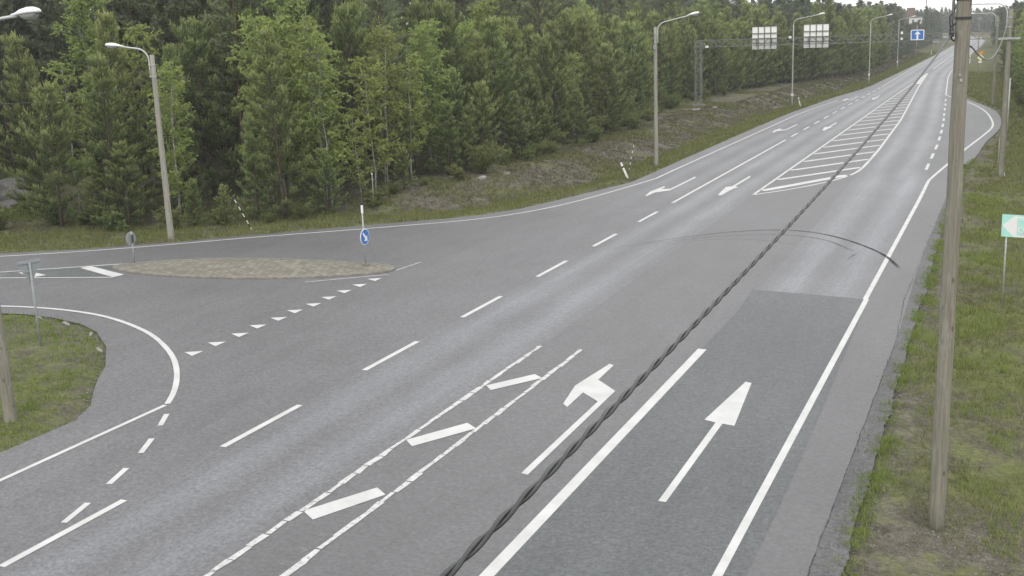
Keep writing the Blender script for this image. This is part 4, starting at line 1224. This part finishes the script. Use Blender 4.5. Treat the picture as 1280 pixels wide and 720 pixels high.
def tall_pine(H, R, seed):
    r = random.Random(seed)
    root = empty('tall_pine_tree')
    pts, rs = bent_trunk(H, .17, .03, .12, 10, r)
    tk = MB().tube(pts, rs, 9)
    b, d_, l_, t_ = [], [], [], []
    z = H * .34
    while z < H - .1:
        h = z / H
        g_ = (h - .34) / .66
        for j in range(r.randint(2, 4)):
            a = r.uniform(0, 6.28)
            L = R * (0.55 + .75 * math.sin(math.pi * min(1, g_ * .75 + .2))) * (1 - g_ ** 3 * .75) * r.uniform(.55, 1.15)
            el = math.radians(r.uniform(-8, 20) + 30 * g_)
            d = np.array([math.cos(a) * math.cos(el), math.sin(a) * math.cos(el), math.sin(el)])
            o = at_h(pts, z); n = max(4, int(L / .24)); p = o; bp = [p]
            for q in range(1, n + 1):
                t = q / n
                dd = unit(d + np.array([r.uniform(-.2, .2), r.uniform(-.2, .2), r.uniform(-.05, .12) + .25 * t]))
                p = p + dd * L / n; bp.append(p)
                if t > .38:
                    for _ in range(4):
                        tw = unit(dd * .7 + np.array([r.uniform(-1, 1), r.uniform(-1, 1), r.uniform(-.15, .6)]))
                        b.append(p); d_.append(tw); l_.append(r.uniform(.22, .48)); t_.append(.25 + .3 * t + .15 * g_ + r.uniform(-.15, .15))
            tk.tube([tuple(x) for x in bp], [.04] + [.016] * (len(bp) - 1), 4, cap=False)
        z += r.uniform(.22, .42)
    for _ in range(7):  # dead lower stubs
        zz = r.uniform(.12, .34) * H; a = r.uniform(0, 6.28); L = r.uniform(.4, 1.2)
        o = at_h(pts, zz); tk.tube([tuple(o), (o[0] + math.cos(a) * L, o[1] + math.sin(a) * L, zz + r.uniform(-.1, .15))], [.02, .008], 4, cap=False)
    tk.build('trunk', M['bark_red'], root, smooth=True)
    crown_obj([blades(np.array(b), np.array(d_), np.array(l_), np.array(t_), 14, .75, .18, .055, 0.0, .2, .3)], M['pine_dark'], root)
    return root

def bush(Hh, R, seed, mat='bush'):
    r = random.Random(seed)
    root = empty('shrub')
    tk = MB(); b, d_, l_, t_ = [], [], [], []
    for s in range(9):
        a = r.uniform(0, 6.28); el = math.radians(r.uniform(45, 85)); L = Hh * r.uniform(.6, 1.1)
        d = np.array([math.cos(a) * math.cos(el) * R / Hh * 1.3, math.sin(a) * math.cos(el) * R / Hh * 1.3, math.sin(el)])
        p = np.array([0, 0, -.05]); bp = [p]
        for q in range(1, 7):
            p = p + unit(d + np.array([r.uniform(-.3, .3), r.uniform(-.3, .3), -.06 * q])) * L / 6; bp.append(p)
            for _ in range(8):
                b.append(p); d_.append(unit(np.array([r.uniform(-1, 1), r.uniform(-1, 1), r.uniform(-.4, .8)]))); l_.append(r.uniform(.12, .35)); t_.append(.2 + .1 * q + r.uniform(-.12, .12))
        tk.tube([tuple(x) for x in bp], [.02] + [.008] * 6, 4, cap=False)
    tk.build('stem', M['bark'], root)
    crown_obj([blades(np.array(b), np.array(d_), np.array(l_), np.array(t_), 8, .9, .10, .07, 0, 0, .2)], M[mat], root)
    return root

PROTO = {
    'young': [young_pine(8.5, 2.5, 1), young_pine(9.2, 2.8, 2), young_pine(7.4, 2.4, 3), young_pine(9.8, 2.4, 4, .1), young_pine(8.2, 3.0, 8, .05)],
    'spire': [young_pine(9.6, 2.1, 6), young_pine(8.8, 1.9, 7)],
    'birch': [birch(8.8, 1.7, 11, 2), birch(9.4, 1.6, 12, 2), birch(7.8, 1.8, 13, 1)],
    'tall': [tall_pine(14.5, 2.1, 21), tall_pine(13.4, 2.4, 22), tall_pine(15.5, 1.9, 23)],
    'bush': [bush(1.6, 1.2, 31), bush(1.0, 1.1, 32), bush(1.3, 1.3, 33)],
}
used = set()
def plant(kind, x, y, s, label, group, idx=None, dz=0.0, wide=1.0):
    i = random.randrange(len(PROTO[kind])) if idx is None else idx
    p = PROTO[kind][i]
    if id(p) in used: t = copy_tree(p)
    else: t = p; used.add(id(p))
    t.location = (x, y, gz1(x, y) + dz)
    t.rotation_euler = (random.uniform(-.03, .03), random.uniform(-.03, .03), random.uniform(0, 6.28))
    t.scale = (s * wide, s * wide, s)
    cat = {'young': 'pine tree', 'spire': 'pine tree', 'birch': 'birch tree', 'tall': 'pine tree', 'bush': 'shrub'}[kind]
    tag(t, label, cat, group)
    return t

# foot of the forest on the left
FOOT = [(-78, 22), (-60, 32), (-48, 40.3), (-42.6, 41.9), (-38.0, 42.8), (-34.2, 44.4), (-31.6, 47.5), (-30.4, 52), (-30.4, 61.8), (-29.6, 73.8), (-30.2, 92.3), (-32.5, 106), (-34.3, 118), (-33, 135), (-30.5, 155), (-26.5, 170), (-24.0, 185), (-24.2, 220), (-25.0, 281), (-25.5, 369), (-27, 450), (-33, 520), (-45, 560)]
def walk(line, off, step, y_max, jx, start=0.0):
    """points along a polyline, shifted to its left by off"""
    out = []; acc = start
    for (x0, y0), (x1, y1) in zip(line[:-1], line[1:]):
        L = math.hypot(x1 - x0, y1 - y0); dx, dy = (x1 - x0) / L, (y1 - y0) / L
        while acc < L:
            o = off + random.uniform(-jx, jx)
            x = x0 + dx * acc - dy * o; y = y0 + dy * acc + dx * o
            if y < y_max: out.append((x, y))
            acc += step * random.uniform(.75, 1.25)
        acc -= L
    return out
def glade(x, y):   # small clearing visible at the left frame edge
    return x > -66 and y > 40.5 and abs((x * 0.6585 + y * 0.7526)) < 1.9
def pick(x, y, ps):
    q = random.random()
    for k, p in ps:
        if q < p: return k
        q -= p
    return ps[-1][0]
G1, G2, G3, G4 = 'trees along the front edge of the forest on the left', 'second row of trees in the forest on the left', 'tall trees at the back of the forest on the left', 'trees in the far part of the forest on the left'
LAB = {
    ('young', 1): 'bushy young pine with light shoot tips at the front edge of the left forest',
    ('spire', 1): 'narrow pointed young pine at the front edge of the left forest',
    ('birch', 1): 'light green birch with pale thin stems at the front edge of the left forest',
    ('young', 2): 'young pine standing behind the front row of the left forest',
    ('spire', 2): 'narrow pointed pine behind the front row of the left forest',
    ('birch', 2): 'light green birch top behind the front row of the left forest',
    ('tall', 2): 'tall dark pine behind the front row of the left forest',
    ('young', 3): 'bushy pine deep in the left forest',
    ('tall', 3): 'tall dark pine with bare reddish trunk deep in the left forest',
    ('birch', 3): 'birch crown deep in the left forest',
    ('young', 4): 'young pine at the forest edge far along the road on the left',
    ('birch', 4): 'birch at the forest edge far along the road on the left',
    ('tall', 4): 'tall pine at the forest edge far along the road on the left',
}
# a few trees one can tell apart, placed first
keep = []
def hero(kind, x, y, s, label, idx=None, wide=1.0):
    keep.append((x, y)); plant(kind, x, y, s, label, 'named trees at the left forest edge', idx, wide=wide)
hero('spire', -48.6, 44.6, .98, 'pointed pine standing out at the far left, left of the lamp with the left-pointing arm', 0, 1.1)
hero('birch', -32.6, 49.0, 1.02, 'birch clump with white stems straight behind the keep-right sign', 0)
hero('birch', -33.8, 50.4, 1.05, 'birch just left of the white-stemmed clump behind the keep-right sign', 1)
hero('birch', -31.8, 52.2, 0.95, 'birch just right of the white-stemmed clump behind the keep-right sign', 2)
hero('birch', -38.2, 43.7, 0.86, 'birch with a single white stem just left of the lamp pole with the left-pointing arm', 1, .85)
hero('birch', -36.3, 48.6, 1.12, 'tall bright birch crown above the striped guy wire beyond the island', 0)
def free(x, y, r): return all((x - a) ** 2 + (y - b) ** 2 > r * r for a, b in keep)

for x, y in walk(FOOT[1:], 1.5, 2.3, 172, 0.8):
    if glade(x, y) or not free(x, y, 1.5): continue
    birchy = 0.48 if (42.5 < y < 58) else 0.15
    k = pick(x, y, [('birch', birchy), ('spire', .22), ('young', 1)])
    if y < 47: x, y = x + .55, y - .75
    plant(k, x, y, random.uniform(.58, 1.08), LAB[(k, 1)], G1, wide=random.uniform(.9, 1.2)); keep.append((x, y))
for x, y in walk(FOOT[1:], 4.6, 2.7, 172, 1.0, .9):
    if glade(x, y) or not free(x, y, 1.3): continue
    k = pick(x, y, [('birch', .45 if y < 62 else .2), ('spire', .15), ('tall', .10), ('young', 1)])
    plant(k, x, y, random.uniform(.95, 1.2) if k != 'tall' else random.uniform(.72, .88), LAB[(k, 2)], G2); keep.append((x, y))
for x, y in walk(FOOT, 9.0, 3.1, 174, 1.4, .4):
    if glade(x, y): continue
    k = pick(x, y, [('birch', .12), ('young', .4), ('tall', 1)])
    plant(k, x, y, random.uniform(1.15, 1.38) if k != 'tall' else random.uniform(.78, .96), LAB[(k, 3)], G3)
for x, y in walk(FOOT, 15.0, 3.4, 176, 1.8, 1.4):
    plant('tall', x, y, random.uniform(.88, 1.06), LAB[('tall', 3)], G3)
for x, y in walk(FOOT, 21.5, 4.2, 170, 2.0, 1.4):
    plant('tall', x, y, random.uniform(.95, 1.15), LAB[('tall', 3)], G3)
for x, y in walk(FOOT[13:], 1.0, 3.3, 300, 1.0):
    k = pick(x, y, [('birch', .12), ('young', 1)])
    if y > 245: continue
    plant(k, x, y, random.uniform(.85, 1.25) if k != 'tall' else random.uniform(.7, .85), LAB[(k, 4)], G4)
# small bushy pines right at the verge
for x, y in walk(FOOT[1:8], 0.1, 1.9, 70, 0.5, .3):
    if glade(x, y) or not free(x, y, .9) or (-34.6 < x < -29.8 and 43.5 < y < 52): continue
    plant('young', x, y, random.uniform(.26, .5), 'low bushy young pine growing close to the verge below the left forest', 'low young pines at the verge on the left', wide=random.uniform(1.1, 1.4)); keep.append((x, y))
for x, y in walk(FOOT[6:13], 0.6, 2.6, 150, 0.6, .3):
    if not free(x, y, .9): continue
    plant('young', x, y, random.uniform(.24, .45), 'low bushy young pine growing close to the verge below the left forest', 'low young pines at the verge on the left', wide=random.uniform(1.1, 1.4)); keep.append((x, y))
# low shrubs at the forest foot
for x, y in walk(FOOT[2:14], -0.3, 2.3, 150, 0.9, 1.0):
    if free(x, y, .6) and not glade(x, y): plant('bush', x, y, random.uniform(.45, 1.25), 'low leafy shrub on the bank at the foot of the left forest', 'low shrubs at the foot of the left forest')
# right side forest edge
RF = [(9, 60), (5.5, 85), (2.6, 106), (1.4, 116), (0.6, 148), (-1.0, 196), (-3.6, 260), (-5.6, 350), (-5.5, 450)]
for off, st, jj in ((-1.2, 3.4, .7), (-4.6, 3.8, 1.0), (-9, 4.5, 1.5)):
    for x, y in walk(RF, off, st, 235, jj):
        k = pick(x, y, [('birch', .2), ('tall', .15 if off > -4 else .5), ('young', 1)])
        plant(k, x, y, random.uniform(.75, 1.05) if k != 'tall' else random.uniform(.7, .88), {'birch': 'birch at the edge of the wood on the right', 'tall': 'tall pine in the wood on the right', 'young': 'bushy pine at the edge of the wood on the right'}[k], 'trees of the wood on the right')
for x, y in walk(RF[2:], 0.2, 3.0, 200, .6):
    plant('bush', x, y, random.uniform(.7, 1.2), 'leafy shrub at the foot of the wood on the right', 'shrubs at the foot of the right wood')

# far-off forest: one mass
def far_forest(points, name, hr=(10.5, 13.2)):
    Vs, Ts = [], []
    for x, y, s in points:
        fx = 640 + 1383 * (.91287 * x + .40668 * y) / (-.40397 * x + .88716 * y + .4)
        if 1126 < fx < 1156 and y < 455: s *= .64
        H = random.uniform(*hr) * s; R = random.uniform(1.3, 2.0) * s
        fine = y < 130
        n = 900 if fine else 240
        q = .42 if fine else .9
        h = rng.uniform(0.05, 1, n) ** 0.8
        lump = random.uniform(0, 6)
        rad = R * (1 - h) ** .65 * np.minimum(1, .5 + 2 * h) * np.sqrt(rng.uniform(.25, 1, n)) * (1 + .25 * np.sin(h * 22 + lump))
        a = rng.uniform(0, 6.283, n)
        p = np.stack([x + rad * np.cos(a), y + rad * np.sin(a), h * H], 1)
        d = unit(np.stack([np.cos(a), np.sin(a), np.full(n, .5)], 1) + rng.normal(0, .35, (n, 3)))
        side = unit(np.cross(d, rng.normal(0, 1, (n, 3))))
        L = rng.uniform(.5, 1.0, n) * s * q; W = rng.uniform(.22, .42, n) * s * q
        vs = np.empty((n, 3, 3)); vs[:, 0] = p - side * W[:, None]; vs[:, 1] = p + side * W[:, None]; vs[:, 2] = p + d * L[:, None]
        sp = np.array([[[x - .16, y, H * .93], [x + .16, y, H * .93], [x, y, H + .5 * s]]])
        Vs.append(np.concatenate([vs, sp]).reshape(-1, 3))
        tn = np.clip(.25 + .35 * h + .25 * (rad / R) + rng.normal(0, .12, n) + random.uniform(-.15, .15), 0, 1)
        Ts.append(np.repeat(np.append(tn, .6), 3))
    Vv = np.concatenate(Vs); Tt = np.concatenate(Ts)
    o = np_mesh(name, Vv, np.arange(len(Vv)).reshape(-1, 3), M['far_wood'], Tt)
    return o
pf = []
for off, st in ((26, 3.2), (30, 3.0)): pf += [(x, y, 1.42) for x, y in walk(FOOT[:9], off, st, 90, 1.0)]
for off, st in ((28, 3.4), (33, 3.4), (39, 4), (46, 4.5), (55, 5)):
    pf += [(x, y, 1.12) for x, y in walk(FOOT, off, st, 520, 1.5)]
for off, st in ((4.5, 3.2), (9, 3.2), (14, 3.4), (20, 3.6)):
    pf += [(x, y, random.uniform(.85, 1.05)) for x, y in walk(FOOT[14:], off, st, 600, 1.5)]
pf += [(x, y, random.uniform(.7, .95)) for x, y in walk(FOOT[15:], 0.5, 2.6, 600, 1.0) if y > 243]
# behind the bend
for yb in (668, 671, 676, 681, 687, 693, 700):
    x = -130
    while x < 40:
        pf.append((x, yb + random.uniform(-3, 3) - 0.25 * max(0, x + 20), random.uniform(.90, 1.16))); x += random.uniform(1.5, 2.6)
o = far_forest(pf, 'far_forest')
tag(o, 'distant dark forest behind the left trees and round the road bend', 'forest', kind='stuff')
pr = []
for off, st in ((-4, 3.4), (-9, 3.6), (-14, 4), (-20, 4.5)):
    pr += [(x, y, random.uniform(.8, 1.0)) for x, y in walk(RF[5:], off, st, 640, 1.4)]
pr += [(x, y, random.uniform(.75, .95)) for x, y in walk([(-5.6, 350), (-5.5, 450), (0, 560), (8, 640)], -0.5, 3, 640, 1.0)]
for off, st in ((-14, 4), (-19, 4.5), (-26, 5)):
    pr += [(x, y, 1.1) for x, y in walk(RF[:6], off, st, 260, 1.5)]
o = far_forest(pr, 'far_forest')
tag(o, 'distant mass of trees along the right side of the road', 'forest', kind='stuff')

# ------------------------------------------------------------------ grass, heath, gravel
def scatter(x0, x1, y0, y1, n): return rng.uniform(x0, x1, n), rng.uniform(y0, y1, n)
def noise_at(x, y, s, o=0.0): return np.array([mnoise.noise(V((a * s, b * s, o))) for a, b in zip(x, y)])
def blades_mesh(name, x, y, hmin, hmax, w, mat, lean=.45, tone0=.45, tone_s=.22, tn=None, mult=3):
    z = gz(x, y)
    X = np.repeat(x, mult) + rng.normal(0, .05, len(x) * mult); Y = np.repeat(y, mult) + rng.normal(0, .05, len(x) * mult); Z = np.repeat(z, mult) - .015
    m = len(X)
    a = rng.uniform(0, 6.283, m); L = rng.uniform(hmin, hmax, m); ww = w * rng.uniform(.6, 1.4, m)
    d = np.stack([rng.normal(0, lean, m), rng.normal(0, lean, m), np.ones(m)], 1); d = unit(d)
    s = np.stack([np.cos(a), np.sin(a), np.zeros(m)], 1) * ww[:, None] / 2
    P = np.stack([X, Y, Z], 1)
    vs = np.empty((m, 3, 3)); vs[:, 0] = P - s; vs[:, 1] = P + s; vs[:, 2] = P + d * L[:, None]
    base_t = np.repeat(tn, mult) if tn is not None else np.full(m, tone0)
    t = np.clip(base_t + rng.normal(0, tone_s, m), 0, 1)
    T = np.stack([t * .75, t * .75, t], 1)
    return vs.reshape(-1, 3), T.ravel()
def grass_obj(name, chunks, mat, label, cat='grass'):
    vs = np.concatenate([c[0] for c in chunks]); t = np.concatenate([c[1] for c in chunks])
    o = np_mesh(name, vs, np.arange(len(vs)).reshape(-1, 3), mat, t)
    return tag(o, label, cat, kind='stuff')

ch = []
for (y0, y1, nn, h0, h1, w) in ((12, 28, 34000, .06, .22, .016), (28, 48, 32000, .08, .26, .024), (48, 90, 34000, .10, .30, .04), (90, 200, 30000, .14, .38, .085)):
    x, y = scatter(-9.5, 12, y0, y1, nn)
    zn, d = region(x, y)
    nzv = noise_at(x, y, .28) * .7 + noise_at(x, y, 1.1, 4) * .55
    thr = np.where(d < .7, .12, -.20) + np.where(y < 18.5, .16, 0) + .45 * np.exp(-((x + .4) ** 2 + (y - 18.6) ** 2) / 3.0)
    ok = (zn == 1) & (d > .12) & (nzv > thr + rng.normal(0, .12, nn))
    ch.append(blades_mesh('g', x[ok], y[ok], h0, h1, w, None, .55, tn=.38 + .35 * nzv[ok] + .1 * (d[ok] > 2)))
grass_obj('verge_grass', ch, M['grass'], 'patchy olive green grass on the right road verge')
# lush clumps at the asphalt edge, right verge
x, y = scatter(-2.2, 1.5, 16, 60, 14000)
zn, d = region(x, y); nzv = noise_at(x, y, .55, 9)
ok = (zn == 1) & (nzv > .06) & (d > .12) & (d < 2.6)
ex = rng.uniform(12, 75, 5200)
ed_ = U[7](ex) + rng.normal(0.06, .14, len(ex))
en = noise_at(np.zeros(len(ex)), ex, .9, 31) + .4 * noise_at(np.zeros(len(ex)), ex, 3.5, 33)
ke = en > -.05
edge_ch = blades_mesh('g', ed_[ke], ex[ke], .06, .20, .016, None, .6, tn=.40 + .3 * en[ke])
zb_ = edge_ch[0].reshape(-1, 3, 3)
low = np.minimum(zb_[:, :2, 2].min(1), 0); lift = np.where(low < -.02, -low - .015, 0)
zb_[:, :, 2] += lift[:, None]
c2_ = [(zb_.reshape(-1, 3), edge_ch[1])]
c2_ += [blades_mesh('g', x[ok], y[ok], .10, .26, .016, None, .4, tn=.5 + .4 * nzv[ok])]
# grass corner on the left
x, y = scatter(-44, -19.9, 8, 27, 30000)
zn, d = region(x, y); nzv = noise_at(x, y, .45, 2) * .6 + noise_at(x, y, 1.4, 7) * .5
ok = (zn == 3) & (d > .0) & (nzv > -.22 + rng.normal(0, .1, len(x))) & (((x + 26) ** 2 + (y - 22.6) ** 2) > .6 * rng.uniform(.3, 1.3, len(x)))
c2_.append(blades_mesh('g', x[ok], y[ok], .06, .20, .018, None, .5, tn=.42 + .5 * nzv[ok], mult=4))
x, y = scatter(-66, -47, 42, 60, 9000)
ok = (np.abs(x * 0.6585 + y * 0.7526) < 2.6)
c2_.append(blades_mesh('g', x[ok], y[ok], .12, .4, .035, None, .4, tn=np.full(ok.sum(), .55)))
grass_obj('corner_grass', c2_, M['lush'], 'bright green grass in the rounded road corner and along the right asphalt edge')
# verge strip on the left and far side of the side road
ch = []; hh = []
for (y0, y1, x0, nn, h0, h1, w) in ((20, 62, -62, 60000, .10, .34, .03), (62, 120, -30, 26000, .10, .32, .045), (120, 330, -28, 26000, .15, .42, .10)):
    x, y = scatter(x0, -17.5, y0, y1, nn)
    zn, d = region(x, y)
    nzv = noise_at(x, y, .35, 3) * .6 + noise_at(x, y, 1.2, 8) * .4
    k = sstep(45, 55, y)
    lim = 3.4 * k + 6.0 * (1 - k)
    ok = (zn == 2) & (d > .15) & (d < lim + nzv * 2) & (nzv > -.35)
    ch.append(blades_mesh('g', x[ok], y[ok], h0, h1, w, None, .4, tn=.42 + .35 * nzv[ok]))
    ok = (zn == 2) & (d > lim + nzv * 2) & (d < 15) & (nzv > -.16)
    hh.append(blades_mesh('g', x[ok], y[ok], h0 * .7, h1 * .6, w * .8, None, .7, tn=.45 + .6 * nzv[ok], mult=4))
x, y = scatter(-38, -20, 46, 175, 80000)
zn, d = region(x, y); nzv = noise_at(x, y, .16, 21) + .5 * noise_at(x, y, .7, 23)
ok = (zn == 2) & (d > 3.0) & (d < 15) & (nzv > .04)
ch.append(blades_mesh('g', x[ok], y[ok], .08, .30, .04, None, .5, tn=.30 + .35 * nzv[ok]))
grass_obj('verge_grass', ch, M['grass'], 'strip of green roadside grass between the asphalt and the left bank')
grass_obj('heath', hh, M['heath'], 'brown heath, dry twigs and litter on the bare bank below the left forest', 'ground cover')
# stones: pale rocks lying on the bank, countable ones
for i, (x, y, s) in enumerate([(-28.4, 58.5, .38), (-27.9, 61.0, .28), (-29.3, 111.0, .5), (-28.3, 114.4, .4), (-55.0, 48.2, 1.5), (-53.2, 46.2, .9), (-57.2, 50.6, 1.3)]):
    vs, fs = rock_mesh(600 + i, s, s * .75, s * .42, 11, 7)
    o = MB().add(vs, fs).build('rock', M['stone'], smooth=False)
    o.location = (x, y, gz1(x, y) - s * .05); o.rotation_euler = (random.uniform(-.2, .2), random.uniform(-.2, .2), random.uniform(0, 6))
    if x < -45: tag(o, 'grey rock lying in the small clearing at the left frame edge', 'rock', 'grey rocks in the clearing')
    else: tag(o, 'pale grey rock lying on the bare bank below the left forest', 'rock', 'pale rocks on the left bank')
# loose gravel by the near pole and along the crumbling asphalt edge
gv, gf = [], []
def pebble(x, y, s):
    o_ = len(gv); z = gz1(x, y) + s * .25
    for dx, dy, dz in ((1, 0, 0), (0, 1, 0), (-1, 0, 0), (0, -1, 0), (0, 0, .8), (0, 0, -.6)):
        j = random.uniform(.7, 1.2); gv.append((x + dx * s * j, y + dy * s * j, z + dz * s * j))
    for a, b, c in ((0, 1, 4), (1, 2, 4), (2, 3, 4), (3, 0, 4), (1, 0, 5), (2, 1, 5), (3, 2, 5), (0, 3, 5)): gf.append((o_ + a, o_ + b, o_ + c))
for _ in range(240):
    x = random.gauss(-.35, .55); y = random.gauss(18.7, .6)
    if math.hypot(x + .8, y - 19.3) > .17 and x > -1.9: pebble(x, y, random.uniform(.010, .028))
for _ in range(900):
    y = random.uniform(13, 60); x = float(U[7](y)) + abs(random.gauss(.12, .45))
    pebble(x, y, random.uniform(.010, .03))
for _ in range(110):
    i = random.randrange(3, 13); a, b = NEAR[i], NEAR[i + 1] if i + 1 < len(NEAR) else NEAR[i]
    t_ = random.random(); pebble(a[0] + (b[0] - a[0]) * t_ - abs(random.gauss(0, .12)), a[1] + (b[1] - a[1]) * t_ - abs(random.gauss(0, .12)), random.uniform(.012, .04))
o = np_mesh('gravel', gv, gf, M['gravel'])
tag(o, 'loose grey gravel at the foot of the near pole and along the asphalt edges', 'gravel', kind='stuff')

# ------------------------------------------------------------------ thin damp haze in the air
hm = bpy.data.materials.new('thin_haze'); hm.use_nodes = True
hn = hm.node_tree; hn.nodes.clear()
ho = hn.nodes.new('ShaderNodeOutputMaterial'); hv = hn.nodes.new('ShaderNodeVolumeScatter')
hv.inputs['Color'].default_value = (0.95, 0.97, 1.0, 1); hv.inputs['Density'].default_value = 0.00043; hv.inputs['Anisotropy'].default_value = 0.2
hn.links.new(hv.outputs[0], ho.inputs['Volume'])
hz_ = MB().box((-60, 380, 29), (1100, 1000, 64)).build('haze', hm)
tag(hz_, 'thin grey haze in the damp air over the road and forest', 'haze', kind='stuff')

# ------------------------------------------------------------------ sky, sun, camera
w = bpy.data.worlds.new('World'); scn.world = w; w.use_nodes = True
nt = w.node_tree; nt.nodes.clear(); n = N(nt)
out = n.new('ShaderNodeOutputWorld'); bg = n.new('ShaderNodeBackground')
sky = n.new('ShaderNodeTexSky', sky_type='NISHITA')
SE, SA = math.radians(46), math.radians(160)
sky.sun_disc = False; sky.sun_elevation = SE; sky.sun_rotation = SA
sky.altitude = 0; sky.air_density = 1.0; sky.dust_density = 3.0
tc = n.new('ShaderNodeTexCoord')
cl = n.noise(tc.outputs['Generated'], 2.4, 5, 0.6)
cloud = n.ramp(cl, [(0.3, (11.4, 11.5, 11.6)), (0.7, (14.4, 14.4, 14.3))])
col = n.mix(0.88, sky.outputs[0], cloud)
n.link(col, bg.inputs[0]); bg.inputs[1].default_value = 0.118
n.link(bg.outputs[0], out.inputs[0])
sl = bpy.data.lights.new('sun', 'SUN'); sl.energy = 1.1; sl.angle = math.radians(18); sl.color = (1.0, 0.95, 0.87)
so = bpy.data.objects.new('sun', sl); COL.objects.link(so)
# sky texture: rotation measured from +Y towards +X
sd = V((math.sin(SA) * math.cos(SE), math.cos(SA) * math.cos(SE), math.sin(SE)))
so.rotation_euler = (-sd).to_track_quat('-Z', 'Y').to_euler()
so.location = (0, 0, 40)

cam = bpy.data.cameras.new('camera'); co = bpy.data.objects.new('camera', cam); COL.objects.link(co)
cam.sensor_fit = 'HORIZONTAL'; cam.sensor_width = 36.0; cam.lens = 1383.06 / 1280 * 36.0
cam.clip_start = 0.1; cam.clip_end = 6000
Rr = ((0.91287009, 0.05895023, -0.40397162), (0.40667705, -0.21809179, 0.88715824), (-0.03580471, -0.97414621, -0.22306318))
mt = Matrix(((Rr[0][0], -Rr[0][1], -Rr[0][2], 0), (Rr[1][0], -Rr[1][1], -Rr[1][2], 0), (Rr[2][0], -Rr[2][1], -Rr[2][2], 8.6), (0, 0, 0, 1)))
co.matrix_world = mt
scn.camera = co

scn.view_settings.view_transform = 'Standard'
scn.view_settings.look = 'None'
scn.view_settings.exposure = 0.0
scn.view_settings.gamma = 1.0
scn.cycles.max_bounces = 5
scn.cycles.diffuse_bounces = 3
scn.cycles.glossy_bounces = 2
scn.cycles.transmission_bounces = 3
scn.cycles.transparent_max_bounces = 6
scn.cycles.volume_bounces = 1
scn.cycles.use_denoising = True
scn.cycles.denoiser = 'OPENIMAGEDENOISE'
scn.cycles.denoising_input_passes = 'RGB_ALBEDO_NORMAL'
scn.cycles.denoising_prefilter = 'ACCURATE'
